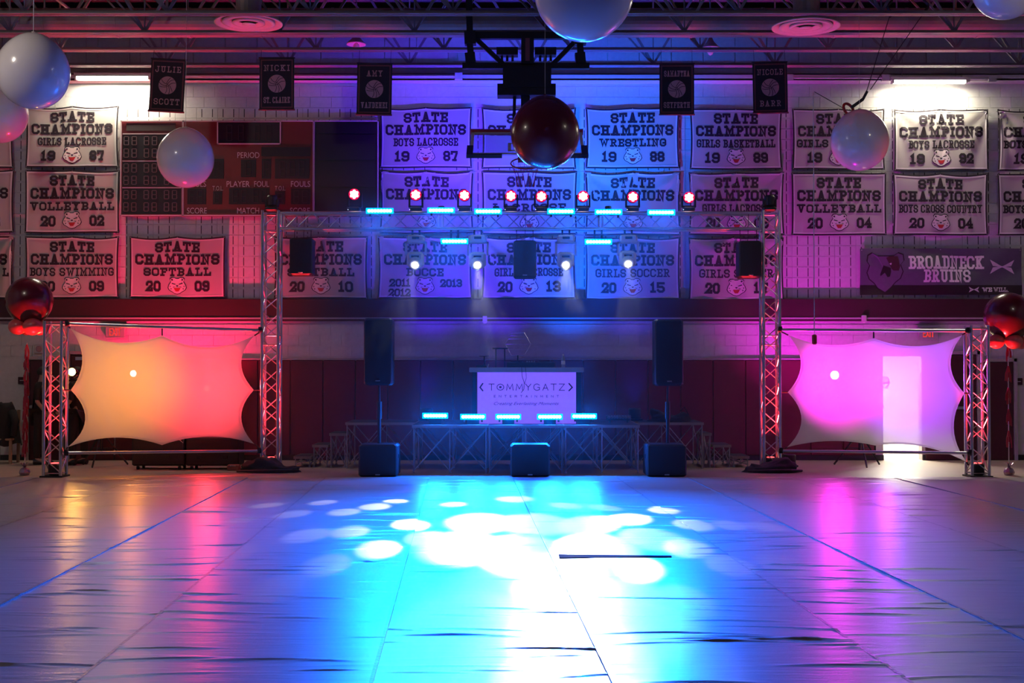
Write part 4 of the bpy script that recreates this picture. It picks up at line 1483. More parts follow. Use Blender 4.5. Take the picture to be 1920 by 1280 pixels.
screen([(1478, 628, 16), (1638, 634, 18), (1804, 628, 24), (1808, 737, 22), (1812, 866, 14), (1641, 835, 10), (1476, 838, 26), (1477, 735, 24)],
       (1462, 1815), (YM, YO), 'white stretched fabric screen glowing magenta and purple on its truss frame',
       [((1464, 621), (1478, 628)), ((1638, 619), (1638, 634)), ((1814, 622), (1804, 628)), ((1818, 737), (1808, 737)), ((1816, 872), (1812, 866)), ((1641, 847), (1641, 835)), ((1466, 845), (1476, 838)), ((1462, 735), (1477, 735))])

# ---- lamps on stands behind the screens
def light_stand(px, heads, Y, label, ybar, legpx):
    b = P(px, 800, Y)
    t = thing('light_stand', label, 'light stand', (b.x, Y, 0), 'tripod light stands')
    zb = P(px, ybar, Y).z - 0.14
    MB().bar((0, 0, 0.45), (0, 0, zb), 0.018, 8).bar((0, 0, 0.25), (0, 0, 0.9), 0.026, 8).build('pole', BLACKM, t)
    for a in (0.5, 2.6, 4.7):
        MB().bar((0, 0, 0.62), (0.46 * math.cos(a), 0.46 * math.sin(a), 0.02), 0.017, 6).build('leg', BLACKM, t)
        MB().bar((0, 0, 0.32), (0.24 * math.cos(a), 0.24 * math.sin(a), 0.32), 0.008, 5).build('stay', BLACKM, t)
    xs = [P(h[0], ybar, Y).x - b.x for h in heads]
    MB().bar((min(xs) - 0.05, 0, zb), (max(xs) + 0.05, 0, zb), 0.018, 8).build('cross_bar', BLACKM, t)
    return t
def par(px, py, Y, lensm, col, watts, target, label, name='par_light', angle=80, r=0.09):
    c = P(px, py, Y)
    t = thing(name, label, 'light', c, 'par lights behind the screens')
    rot = Matrix.Rotation(R(90), 3, 'X')
    MB().lathe([(0.03, -0.16), (r * 0.8, -0.15), (r, -0.06), (r * 1.02, 0.02), (r * 0.93, 0.02), (r * 0.9, -0.01)], 20, rot=rot).build('can', BLACK, t)
    MB().lathe([(r * 0.88, 0.0), (r * 0.5, 0.012), (0.005, 0.015)], 20, rot=rot).build('lens', lensm, t)
    m = MB().tube([(-r - 0.02, 0.05, 0), (-r - 0.02, 0.05, -0.08), (0, 0.05, -0.14), (r + 0.02, 0.05, -0.08), (r + 0.02, 0.05, 0)], 0.01, 5)
    m.build('yoke', BLACKM, t)
    lamp('par_beam', 'SPOT', col, watts, c + Vector((0, -0.06, 0)), target, t, size=0.06, angle=angle, blend=1.0)
    return t
YL = 22.45
light_stand(190, [(135, 0), (250, 0)], YL, 'black tripod with a cross bar and two lamps behind the orange and red screen', 698, None)
par(135, 697, YL, LENSORANGE, (1.0, 0.45, 0.08), 60, P(135, 720, 15), 'round amber lamp shining past the edge of the orange and red screen', r=0.075)
par(250, 700, YL, emission('lens_pale', (1.0, 0.8, 0.5), 30), (1.0, 0.30, 0.03), 280, P(232, 728, 20), 'amber lamp glowing through the orange screen fabric', r=0.06)
par(388, 728, YL + 0.35, emission('lens_red_par', (1.0, 0.12, 0.1), 3), (1.0, 0.03, 0.04), 640, P(388, 728, 20), 'red lamp hidden behind the red half of the orange and red screen', r=0.06)
light_stand(388, [(388, 0)], YL + 0.35, 'black tripod behind the red half of the orange and red screen', 728, None)
light_stand(1612, [(1565, 0), (1660, 0)], YL, 'black tripod with a cross bar behind the magenta screen', 703, None)
par(1565, 703, YL, LENSPINK, (1.0, 0.01, 0.75), 760, P(1562, 722, 20), 'bright pink lamp glowing through the magenta screen fabric', r=0.085)
par(1660, 712, YL, emission('lens_violet', (0.6, 0.2, 1.0), 6), (0.45, 0.04, 1.0), 620, P(1725, 715, 20), 'violet lamp behind the magenta screen beside the lit doorway', r=0.06)

# ================================================================== FIXTURES ON THE TRUSS
YF = YM - SIDE / 2                    # front chord plane
def wash_head(px, py, label='moving wash light with seven glowing red lenses standing on the truss'):
    c = P(px, py, YM - 0.02)
    base = HM - 0.015
    t = thing('wash_moving_head', label, 'stage light', (c.x, YM - 0.02, base), 'red moving heads on the truss')
    zc = c.z - base
    MB().cbox((0, 0, 0.04), (0.20, 0.2, 0.08), 0.02).build('base', BLACK, t)
    m = MB()
    for sx_ in (-1, 1):
        m.beam((sx_ * 0.11, 0, 0.08), (sx_ * 0.11, 0, zc + 0.03), 0.03, 0.06)
    m.box((0, 0, 0.09), (0.24, 0.08, 0.03))
    m.build('yoke', BLACK, t)
    rot = Matrix.Rotation(R(90), 3, 'X')
    h = MB().lathe([(0.03, -0.10), (0.075, -0.09), (0.095, -0.03), (0.097, 0.06), (0.088, 0.065)], 22, (0, 0, zc), rot).build('head', BLACK, t, smooth=False)
    MB().lathe([(0.094, 0.062), (0.094, 0.068), (0.082, 0.07), (0.082, 0.066)], 22, (0, 0, zc), rot).build('rim_glow', emission('red_rim', (1.0, 0.0, 0.06), 1.6), h)
    m = MB()
    for i in range(7):
        a = 2 * math.pi * i / 6 + math.pi / 6
        p = (0, 0) if i == 6 else (0.052 * math.cos(a), 0.052 * math.sin(a))
        m.lathe([(0.026, 0.066), (0.02, 0.074), (0.004, 0.077)], 10, (p[0], 0, zc + p[1]), rot)
    m.build('led_lens', LEDREDCORE, h)
    MB().box((-0.1, -0.1, 0.03), (0.008, 0.004, 0.012)).build('pilot_lamp', PILOT, t)
    return t
first = None
ORD = ['first', 'second', 'third', 'fourth', 'fifth', 'sixth', 'seventh', 'eighth']
for i, (px, py) in enumerate(((665, 365), (780, 366), (871, 367), (958, 368), (1015, 369), (1093, 369), (1186, 370), (1291, 371))):
    wash_head(px, py, 'red moving wash light on the truss, %s from the orange screen tower' % ORD[i])

def led_bar(px, py, Y, lit, label, group, watts, target, spread=60, up=True, w=0.41):
    c = P(px, py, Y)
    t = thing('led_bar', label, 'led bar', c, group)
    MB().cbox((0, 0.05, 0), (w + 0.04, 0.09, 0.085), 0.012).build('housing', BLACK, t)
    m = MB()
    rot = Matrix.Rotation(R(90), 3, 'X')
    for i in range(8):
        x = -w / 2 + w * (i + 0.5) / 8
        m.lathe([(0.026, 0.0), (0.026, 0.006), (0.020, 0.016), (0.004, 0.02)], 10, (x, 0.0, 0.008), rot)
    m.build('lens_row', lit, t)
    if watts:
        MB().cbox((0, 0.006, 0.008), (w + 0.055, 0.012, 0.098), 0.005).build('diffuser', LEDHALO, t)  # emissive frame added for the cyan glow around the lenses
    m = MB()
    if up:
        for sx_ in (-1, 1):
            m.box((sx_ * (w / 2 - 0.04), 0.05, -0.05), (0.03, 0.08, 0.06))
    else:
        for sx_ in (-1, 1):
            m.beam((sx_ * 0.06, 0.06, 0.03), (sx_ * 0.06, 0.07, zb_ - c.z + 0.01), 0.03, 0.02)
    m.build('bracket', BLACKM, t)
    if watts:
        l = lamp('bar_light', 'AREA', (0.0, 0.125, 1.0), watts, c + Vector((0, -0.04, 0)), target, t, size=w, sy=0.05, spread=spread)
    return t
for i, (px, py) in enumerate(((712, 397), (827, 396), (915, 398), (1052, 398), (1141, 399), (1240, 400))):
    x = P(px, py, YF - 0.06).x
    led_bar(px, py - 1, YF - 0.06, LEDBLUE, 'lit blue light bar on the truss top, %s from the orange screen tower' % ORD[i], 'light bars on top of the truss', 85, (x * 0.6, 12, 0))
for i, (px, py) in enumerate(((852, 453), (1122, 454))):
    x = P(px, py, YF - 0.06).x
    led_bar(px, py, YF - 0.06, LEDBLUE, 'lit blue light bar hanging under the truss before the ' + ('bocce', 'girls soccer 2015')[i] + ' banner', 'light bars under the truss', 85, (x * 0.6, 12, 0), up=False)

def gobo(light, origin, dots):
    """gobo plate of a spot: each dot is a hole that throws one patch of light; dots = (floor point, radius in m, strength)"""
    d = light.data
    d.use_nodes = True
    nt = d.node_tree
    em = nt.nodes['Emission']
    tc = nt.nodes.new('ShaderNodeTexCoord')
    sp = nt.nodes.new('ShaderNodeSeparateXYZ')
    nt.links.new(tc.outputs['Normal'], sp.inputs[0])
    cb = nt.nodes.new('ShaderNodeCombineXYZ')
    for i, ax in enumerate(('X', 'Y')):
        m_ = nt.nodes.new('ShaderNodeMath')
        m_.operation = 'DIVIDE'
        nt.links.new(sp.outputs[ax], m_.inputs[0])
        nt.links.new(sp.outputs['Z'], m_.inputs[1])
        nt.links.new(m_.outputs[0], cb.inputs[i])
    inv = light.rotation_euler.to_matrix().inverted()
    total = None
    for pt, rad, strength in dots:
        v = inv @ (Vector(pt) - origin)
        ds = nt.nodes.new('ShaderNodeVectorMath')
        ds.operation = 'DISTANCE'
        nt.links.new(cb.outputs[0], ds.inputs[0])
        ds.inputs[1].default_value = (v.x / v.z, v.y / v.z, 0)
        mr = nt.nodes.new('ShaderNodeMapRange')
        mr.interpolation_type = 'SMOOTHSTEP'
        r = rad / v.length
        mr.inputs['From Min'].default_value = r * 0.80
        mr.inputs['From Max'].default_value = r * 1.20
        mr.inputs['To Min'].default_value = strength
        mr.inputs['To Max'].default_value = 0.0
        nt.links.new(ds.outputs['Value'], mr.inputs['Value'])
        if total is None:
            total = mr.outputs[0]
        else:
            ad = nt.nodes.new('ShaderNodeMath')
            ad.operation = 'MAXIMUM'
            nt.links.new(total, ad.inputs[0])
            nt.links.new(mr.outputs[0], ad.inputs[1])
            total = ad.outputs[0]
    nt.links.new(total, em.inputs['Strength'])

def on_floor(px, py):
    """floor point seen at this place of the photograph"""
    dz = 640.0 - py
    k = -CAMZ / (F * ST + dz * CT)
    return Vector(((px - 960.0) * k, (F * CT - dz * ST) * k, 0))

SPOTS = []
def spot_head(px, py, lpx, lpy, aim, angle, watts, dots):
    top = P(px, py, YF + 0.05)
    SPOTS.append(px)
    t = thing('spot_moving_head', 'cream moving spot with a white lens, %s under the truss from the orange screen' % ORD[len(SPOTS)], 'stage light', (top.x, YF + 0.05, zb_ - 0.03), 'white spot heads under the truss')
    zc = top.z - (zb_ - 0.03)
    lens = P(lpx, lpy, YF - 0.12)
    MB().cbox((0, 0, -0.14), (0.30, 0.22, 0.13), 0.03).build('base', WHITEPL, t)
    m = MB()
    for sx_ in (-1, 1):
        m.beam((sx_ * 0.06, 0, 0.03), (sx_ * 0.06, 0, -0.08), 0.03, 0.04)
    m.build('clamp', BLACKM, t)
    m = MB()
    for sx_ in (-1, 1):
        m.beam((sx_ * 0.165, 0, -0.19), (sx_ * 0.165, 0, zc - 0.08), 0.035, 0.09)
    m.box((0, 0, -0.205), (0.365, 0.09, 0.03))
    m.build('yoke', WHITEPL, t)
    hp_ = Vector((0, 0, zc - 0.04))
    dvec = (Vector(aim) - lens).normalized()
    rot = dvec.to_track_quat('Z', 'Y').to_matrix()
    lloc = lens - Vector(t.location)
    hb = MB().lathe([(0.05, -0.26), (0.11, -0.24), (0.12, -0.12), (0.115, -0.06), (0.085, -0.01), (0.06, -0.005)], 18, lloc, rot)
    hb.cbox((lloc.x, lloc.y + 0.13, lloc.z + 0.10), (0.285, 0.2, 0.27), 0.045)
    h = hb.build('head', WHITEPL, t)
    MB().box((lloc.x, lloc.y + 0.027, lloc.z + 0.15), (0.13, 0.006, 0.03)).build('vent', SCOREDARK, h)
    MB().lathe([(0.058, -0.006), (0.045, 0.008), (0.004, 0.012)], 16, lloc, rot).build('lens', SPOTWHITE, h)
    MB().box((0, -0.115, -0.13), (0.12, 0.004, 0.04)).build('display', SCOREDARK, t)
    for sx_ in (-1, 1):
        MB().box((sx_ * 0.15, -0.1, -0.12), (0.012, 0.02, 0.012)).build('latch', BADGE, t)
    l = lamp('spot_beam', 'SPOT', (0.92, 0.96, 1.0), watts, lens + dvec * 0.03, aim, t, size=0.03, angle=angle, blend=0.25)
    gobo(l, lens + dvec * 0.03, [(on_floor(x, y), r * on_floor(x, y).y / F, k) for x, y, r, k in dots])
    return t
spot_head(780, 470, 778, 497, (-1.8, 15.0, 0), 50, 2200, [(500, 948, 26, .5), (548, 966, 30, .6), (605, 944, 24, .8), (645, 962, 28, .9), (702, 952, 28, 1), (742, 942, 22, 1), (455, 975, 24, .3), (575, 1006, 40, .7),
          (655, 1000, 34, .9), (708, 1032, 40, .9), (610, 1062, 44, .45), (520, 1105, 46, .25), (770, 985, 34, 1), (430, 1040, 44, .22)])
spot_head(896, 470, 895, 497, (0.0, 14.2, 0), 50, 2700, [(850, 946, 24, 1), (965, 936, 34, 1), (1062, 950, 28, 1), (1135, 954, 28, 1), (900, 978, 62, 1), (1005, 982, 70, 1), (860, 1022, 76, 1), (985, 1035, 90, 1), (800, 1010, 40, 1)])
spot_head(1061, 470, 1061, 497, (0.6, 11.0, 0), 56, 3500, [(1010, 1100, 56, 1), (1008, 1190, 68, 1), (1170, 1235, 66, 1), (1075, 1090, 46, .9), (1290, 1128, 46, .7), (1120, 1030, 76, 1), (1225, 1012, 60, 1), (985, 1280, 76, 1), (1000, 1150, 240, .5), (850, 1180, 130, .75), (1190, 1150, 110, .7), (860, 1160, 80, .25), (1330, 1240, 60, .35)])
spot_head(1178, 470, 1178, 495, (1.8, 15.0, 0), 50, 2000, [(1100, 985, 60, 1), (1180, 975, 40, 1), (1245, 958, 28, .9), (1300, 985, 36, .8), (1290, 1030, 44, .8), (1370, 985, 30, .5), (1435, 988, 32, .4), (1370, 1062, 44, .5), (1470, 1060, 46, .3), (1560, 1110, 50, .2), (1200, 1070, 44, .9)])
# two dark beam heads on the tower tops
for key, lab in (('ml', 'small dark moving head on top of the tall tower by the orange screen'), ('mr', 'small dark moving head on top of the tall tower by the magenta screen')):
    x, Y, h = tx[key]
    t = thing('beam_moving_head', lab, 'stage light', (x, Y, h), 'dark heads on the tower tops')
    MB().cbox((0, 0, 0.035), (0.2, 0.2, 0.07), 0.02).build('base', BLACK, t)
    MB().beam((-0.1, 0, 0.07), (-0.1, 0, 0.2), 0.03, 0.06).beam((0.1, 0, 0.07), (0.1, 0, 0.2), 0.03, 0.06).box((0, 0, 0.08), (0.23, 0.06, 0.02)).build('yoke', BLACK, t)
    MB().lathe([(0.04, -0.1), (0.085, -0.08), (0.09, 0.06), (0.07, 0.09), (0.02, 0.09)], 18, (0, 0, 0.18)).build('head', BLACK, t)

# ---- loudspeakers
def speaker_box(t, w, d, h, badge=True):
    f = 0.8
    m = MB()
    def ring(z):
        return [(-w / 2, -d / 2, z), (w / 2, -d / 2, z), (w / 2 * f, d / 2, z), (-w / 2 * f, d / 2, z)]
    m.cbox((0, 0, h / 2), (w, d, h), 0.03)
    m.build('cabinet', BLACK, t)
    g = MB()
    n = 7
    for j in range(n):
        a0, a1 = -1 + 2 * j / n, -1 + 2 * (j + 1) / n
        y0, y1 = -d / 2 - 0.02 * (1 - a0 * a0), -d / 2 - 0.02 * (1 - a1 * a1)
        g.add([(a0 * w * .46, y0, h * .05), (a1 * w * .46, y1, h * .05), (a1 * w * .46, y1, h * .95), (a0 * w * .46, y0, h * .95)], [(0, 1, 2, 3)])
    g.build('grille', GRILLE, t, smooth=True)
    if badge:
        MB().cbox((0, -d / 2 - 0.028, h * 0.07), (0.075, 0.008, 0.02), 0.003).build('badge', BADGE, t)
for px, y0, y1, lab in ((567, 447, 517, 'black loudspeaker hung under the truss in front of the softball 2010 banner'), (984, 452, 522, 'black loudspeaker hung under the middle of the truss'), (1404, 453, 522, 'black loudspeaker hung under the truss beside the tall tower by the magenta screen')):
    b = P(px, y1, YM - 0.05)
    h = P(px, y0, YM - 0.05).z - b.z
    t = thing('hung_speaker', lab, 'speaker', b, 'loudspeakers hung from the truss')
    speaker_box(t, 0.385, 0.36, h)
    m = MB()
    for x in (-0.14, 0.14):
        m.bar((x, 0, h - 0.01), (x, 0.05, zb_ - b.z + 0.02), 0.006, 5)
    m.bar((0, 0.1, h - 0.01), (0.02, 0.1, zt_ - b.z), 0.005, 5)
    m.build('hanging_cable', BLACKM, t)
YP = 20.6
SUBS = []
for px0, px1, lab in ((676, 748, 'black subwoofer under the pole of the loudspeaker near the orange screen'), (1209, 1283, 'black subwoofer under the pole of the loudspeaker near the magenta screen'), (957, 1030, 'black subwoofer on the floor below the booth front')):
    c = P((px0 + px1) / 2, 892, YP)
    w = (px1 - px0) * YP / F
    h = P(px0, 831, YP).z
    t = thing('subwoofer', lab, 'speaker', (c.x, YP, 0), 'floor subwoofers')
    speaker_box(t, w, 0.6, h)
    for sx_ in (-1, 1):
        MB().box((sx_ * (w / 2 + 0.004), -0.05, h * .62), (0.012, 0.16, 0.06)).build('side_handle', BLACKM, t)
    SUBS.append((c.x, h))
for (px, y0, y1, lab, lab2, i) in ((711, 597, 722, 'tall black loudspeaker on a pole between the orange screen and the booth', 'black speaker pole above the subwoofer near the orange screen', 0),
                                   (1252, 599, 723, 'tall black loudspeaker on a pole near the stage bag', 'black speaker pole above the subwoofer beside the stage bag', 1)):
    Y = YP + 0.05
    b = P(px, y1, Y)
    h = P(px, y0, Y).z - b.z
    t = thing('pole_speaker', lab, 'speaker', (b.x, Y, b.z), 'pole mounted loudspeakers')
    speaker_box(t, 53 * Y / F, 0.42, h)
    z0 = SUBS[i][1]
    t = thing('speaker_pole', lab2, 'pole', (b.x, Y, z0), 'speaker poles')
    L_ = b.z - z0
    MB().bar((0, 0, 0), (0, 0, L_ * 0.62), 0.03, 10).bar((0, 0, L_ * .60), (0, 0, L_ - 0.005), 0.02, 10).build('tube', BLACKM, t)
    MB().bar((0, 0, L_ * .42), (0, 0, L_ * .72), 0.045, 10).build('collar', BLACK, t)

# ================================================================== STAGE
STH = 0.79
YC0 = 20.95                # front of the centre decks
STLEG = mat('stage_leg_steel', (0.45, 0.44, 0.46), 0.4, metal=0.7)
def riser(x0, x1, y0, y1, h, label, cells, name='stage_deck', grp='stage deck units', cat='stage'):
    cx, cy = (x0 + x1) / 2, (y0 + y1) / 2
    w, d = x1 - x0, y1 - y0
    t = thing(name, label, cat, (cx, cy, 0), grp)
    m = MB().box((0, 0, h - 0.022), (w - 0.004, d - 0.004, 0.044), 0)
    m.box((0, 0, h + 0.001), (w - 0.03, d - 0.03, 0.004), 1)
    m.build('deck_panel', [STAGEWOOD, STAGETOP], t)
    lh = h - 0.045
    for y in (-d / 2 + 0.04, d / 2 - 0.04):
        for i in range(cells + 1):
            x = -w / 2 + 0.03 + (w - 0.06) * i / cells
            MB().bar((x, y, 0.01), (x, y, lh), 0.011, 6).bar((x, y, 0), (x, y, 0.02), 0.022, 8).build('leg', STLEG, t)
        for i in range(cells):
            xa_, xb_ = -w / 2 + 0.03 + (w - 0.06) * i / cells, -w / 2 + 0.03 + (w - 0.06) * (i + 1) / cells
            MB().bar((xa_, y, 0.04), (xb_, y, lh - 0.03), 0.008, 5).build('brace', STLEG, t)
            MB().bar((xb_, y + 0.02, 0.04), (xa_, y + 0.02, lh - 0.03), 0.008, 5).build('brace', STLEG, t)
    for x in (-w / 2 + 0.03, w / 2 - 0.03):
        MB().bar((x, -d / 2 + 0.04, 0.04), (x, d / 2 - 0.04, lh - 0.03), 0.008, 5).build('brace', STLEG, t)
        MB().bar((x, d / 2 - 0.04, 0.04), (x, -d / 2 + 0.04, lh - 0.03), 0.008, 5).build('brace', STLEG, t)
    return t
xl, xr_ = P(772, 797, YC0).x, P(1200, 797, YC0).x
dw = (xr_ - xl) / 3
for i, lab in enumerate(('centre stage deck under the end of the booth nearest the orange screen', 'middle stage deck carrying the booth above the low subwoofer', 'centre stage deck holding the unlit light bar')):
    riser(xl + i * dw, xl + (i + 1) * dw, YC0, YC0 + 1.2, STH, lab, 2)
wl, wr = P(647, 793, 21.95).x, P(1320, 793, 21.95).x
riser(wl, xl - 0.005, 21.95, 23.1, STH, 'rear wing stage deck behind the subwoofer on the stair side near the orange screen', 2)
riser(xr_ + 0.005, wr, 21.95, 23.1, STH, 'rear wing stage deck carrying the dark bag', 2)
riser(xl, xl + 1.5 * dw - 0.005, YC0 + 1.21, 23.1, STH, 'rear centre stage deck behind the booth end with the lattice', 3)
riser(xl + 1.5 * dw, xr_, YC0 + 1.21, 23.1, STH, 'rear centre stage deck behind the booth end with the bottle', 3)
for side, spec in (('left', ((617, 649, 811), (585, 622, 833), (550, 589, 855))), ('right', ((1302, 1335, 812), (1334, 1372, 834), (1369, 1406, 855)))):
    for k, (a, b, y) in enumerate(spec):
        Y = 22.25
        h = max(0.17, 0.79 - 0.2 * (k + 1))
        xa_, xb_ = P(a, y, Y).x, P(b, y, Y).x
        if side == 'left':
            xb_ = (wl if k == 0 else edge) - 0.01
            edge = xa_
        else:
            xa_ = (wr if k == 0 else edge) + 0.01
            edge = xb_
        riser(xa_, xb_ - 0.003, Y, Y + 0.75, h, '%s step of the stage stair by the %s screen' % (('top', 'middle', 'lowest')[k], {'left': 'orange', 'right': 'magenta'}[side]), 1, 'stage_step', 'stage stair steps', 'step')

# ---- booth
YBK = YC0 + 0.45
def bx_(px): return P(px, 690, YBK).x
ztab, zbot = P(960, 689, YBK).z, STH
c = Vector(((bx_(880) + bx_(1095)) / 2, YBK, zbot + 0.003))
t = thing('dj_booth', 'white fronted booth with a pale table top and printed logo panel', 'booth', c)
wt = bx_(1095) - bx_(880)
MB().cbox((0, 0.33, ztab - zbot - 0.04), (wt, 0.72, 0.08), 0.01).build('table_top', mat('booth_top', (0.33, 0.32, 0.34), 0.5), t)
fw = bx_(1080) - bx_(895)
fx = (bx_(1080) + bx_(895)) / 2 - c.x
fh = ztab - zbot - 0.08
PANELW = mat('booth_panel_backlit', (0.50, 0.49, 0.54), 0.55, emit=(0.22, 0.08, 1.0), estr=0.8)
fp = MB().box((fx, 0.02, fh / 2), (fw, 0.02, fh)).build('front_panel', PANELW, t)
for sx_ in (-1, 1):
    MB().box((sx_ * (fw / 2 + 0.05) + fx, 0.05, fh / 2), (0.07, 0.07, fh)).build('corner_post', BLACKM, t)
    MB().box((sx_ * (fw / 2 + 0.05) + fx, 0.35, fh / 2), (0.03, 0.55, fh)).build('side_panel', BLACK, t)
m = MB()
def bl(x, z): return (x, 0.004, z)
def bpx(px): return bx_(px) - c.x
def bpz(py): return P(960, py, YBK).z - c.z
BLUEINK = mat('booth_print', (0.05, 0.04, 0.12), 0.6)
quads_to(m, line_quads('TOMMYGATZ', (bpx(915) + bpx(1060)) / 2, bpz(732), bpx(1059) - bpx(916), 0.115, SANS, t=0.10, gap=2.2), bl)
m.build('lettering', BLUEINK, fp)
m = MB()
quads_to(m, line_quads('ENTERTAINMENT', (bpx(926) + bpx(1048)) / 2, bpz(745), bpx(1048) - bpx(926), 0.04, SANS, t=0.16, gap=7), bl)
m.build('lettering', BLUEINK, fp)
for q in (stroke([(bpx(905), bpz(719)), (bpx(900), bpz(726)), (bpx(905), bpz(732))], 0.022), stroke([(bpx(1067), bpz(719)), (bpx(1073), bpz(726)), (bpx(1067), bpz(732))], 0.022)):
    m = MB()
    quads_to(m, q, bl)
    m.build('chevron', BLUEINK, fp)
m = MB()
text_on(m, 'Creating Everlasting Moments', 0.1, (bpx(926) + bpx(1048)) / 2, 0.004, bpz(757), shear=0.45, width=bpx(1048) - bpx(926), height=0.065)
m.build('script_lettering', BLUEINK, fp)
m = MB().tube([(bpx(978), -0.032, ztab - zbot), (bpx(979), -0.036, bpz(705)), (bpx(983), -0.006, bpz(718)), (bpx(982), -0.006, bpz(730)), (bpx(977), -0.006, bpz(736))], 0.005, 5)
m.tube([(bpx(985), -0.032, ztab - zbot), (bpx(987), -0.036, bpz(708)), (bpx(983), -0.006, bpz(720))], 0.004, 5)
m.build('loose_cable', BLACK, t)
# things on the booth
zt = ztab + 0.004
b0 = P(1056, 686, YBK + 0.25)
t = thing('water_bottle', 'clear water bottle standing on the booth table', 'bottle', (b0.x, YBK + 0.25, zt))
BOT = mat('bottle_plastic', (0.6, 0.66, 0.75), 0.12, trans=0.6)
MB().lathe([(0.03, 0), (0.033, 0.01), (0.033, 0.13), (0.028, 0.16), (0.014, 0.185), (0.013, 0.2)], 16).build('body', BOT, t, smooth=True)
MB().lathe([(0.0335, 0.05), (0.0335, 0.11)], 16).build('label_band', WHITEV, t)
MB().lathe([(0.015, 0.2), (0.015, 0.22), (0.005, 0.222)], 12).build('cap', WHITEV, t)
b0 = P(938, 686, YBK + 0.3)
t = thing('laptop_stand', 'dark metal laptop stand on the booth table', 'stand', (b0.x, YBK + 0.3, zt))
hs = P(960, 653, YBK + 0.3).z - zt
MB().box((0, 0, hs), (0.26, 0.24, 0.02)).build('tray', BLACKM, t)
for x in (-0.075, 0.075):
    MB().box((x, 0, hs / 2), (0.02, 0.02, hs)).build('upright', BLACKM, t)
    MB().box((x, 0, 0.008), (0.03, 0.24, 0.014)).build('foot', BLACKM, t)
b0 = P(995, 686, YBK + 0.35)
t = thing('dj_controller', 'low dark mixing controller on the booth table', 'controller', (b0.x, YBK + 0.35, zt))
MB().cbox((0, 0, 0.045), (0.82, 0.34, 0.09), 0.015).build('case', BLACK, t)
for x in (-0.24, 0.24):
    MB().lathe([(0.11, 0.09), (0.11, 0.105), (0.02, 0.107)], 24, (x, 0, 0)).build('jog_wheel', BLACKM, t)
for x in (-0.06, -0.02, 0.02, 0.06):
    MB().bar((x, 0.05, 0.09), (x, 0.05, 0.11), 0.012, 8).build('knob', BADGE, t)
b0 = P(903, 686, YBK + 0.3)
t = thing('pocket_device', 'small dark device lying at the end of the booth table', 'device', (b0.x, YBK + 0.3, zt))
MB().cbox((0, 0, 0.02), (0.18, 0.12, 0.04), 0.008).build('body', BLACK, t)
MB().bar((0.1, 0, 0.0), (0.12, 0, 0.06), 0.01, 6).build('bright_stub', WHITEV, t)
# hexagonal wire cage and lattice built in place of wall shadow lines behind the booth
YH = 22.27
b0 = P(971, 645, YH)
t = thing('hexagon_frame', 'thin wire hexagon frame behind the booth table', 'frame', (b0.x, YH, STH + 0.004))
zc = b0.z - STH - 0.004
m = MB()
rh = 0.225
hexp = [Vector((rh * math.cos(a), 0, zc + rh * math.sin(a))) for a in [math.pi / 3 * i for i in range(7)]]
m.tube(hexp, 0.007, 6)
m.build('outer_wire', ALU, t)
m = MB()
for k in (-0.09, 0.0, 0.09, 0.15):
    wk = rh * (1 - abs(k) / rh * 0.55)
    m.bar((-wk, 0, zc + k), (wk, 0, zc + k), 0.004, 5)
m.build('cross_wire', ALU, t)
MB().bar((0, 0, 0.01), (0, 0, zc - rh * 0.86), 0.012, 8).box((0, 0, 0.008), (0.24, 0.2, 0.015)).build('stand', BLACKM, t)
b0 = P(908, 668, YH)
t = thing('shadow_lattice', 'small lattice on an added post, standing in for shadow lines behind the booth', 'lantern', (b0.x, YH, STH + 0.004))
zc = b0.z - STH
m = MB()
for i in range(6):
    x = -0.08 + 0.16 * i / 5
    m.box((x, -0.08, zc + 0.09), (0.008, 0.006, 0.18)).box((x, 0.08, zc + 0.09), (0.008, 0.006, 0.18)).box((-0.08, x, zc + 0.09), (0.006, 0.008, 0.18)).box((0.08, x, zc + 0.09), (0.006, 0.008, 0.18))
    z = zc + 0.18 * i / 5
    m.box((0, -0.08, z), (0.168, 0.006, 0.008)).box((0, 0.08, z), (0.168, 0.006, 0.008))
m.build('lattice', HEM, t)
MB().bar((0, 0, 0.0), (0, 0, zc), 0.012, 8).box((0, 0, 0.008), (0.2, 0.2, 0.015)).box((0, 0, zc), (0.17, 0.17, 0.01)).build('post', BLACKM, t)
# light bars along the stage front
for i, (px, py) in enumerate(((816, 780), (887, 782), (953, 782), (1031, 782), (1095, 781))):
    p = P(px, py, YC0 + 0.12)
    t = led_bar(px, py, YC0 + 0.12, LEDBLUE, 'lit blue light bar on the stage front, %s from the unlit bar' % ORD[4 - i], 'light bars on the stage front', 105, (p.x * 0.7, 14, 0), spread=165, w=0.37)
    MB().box((0, 0.05, -(p.z - STH) / 2 - 0.02), (0.2, 0.06, max(0.01, p.z - STH - 0.044))).build('foot', BLACKM, t)
p = P(1160, 783, YC0 + 0.12)
led_bar(1160, 783, YC0 + 0.12, SEGMENT, 'unlit light bar at the end of the stage front', 'light bars on the stage front', 0, None, w=0.37)

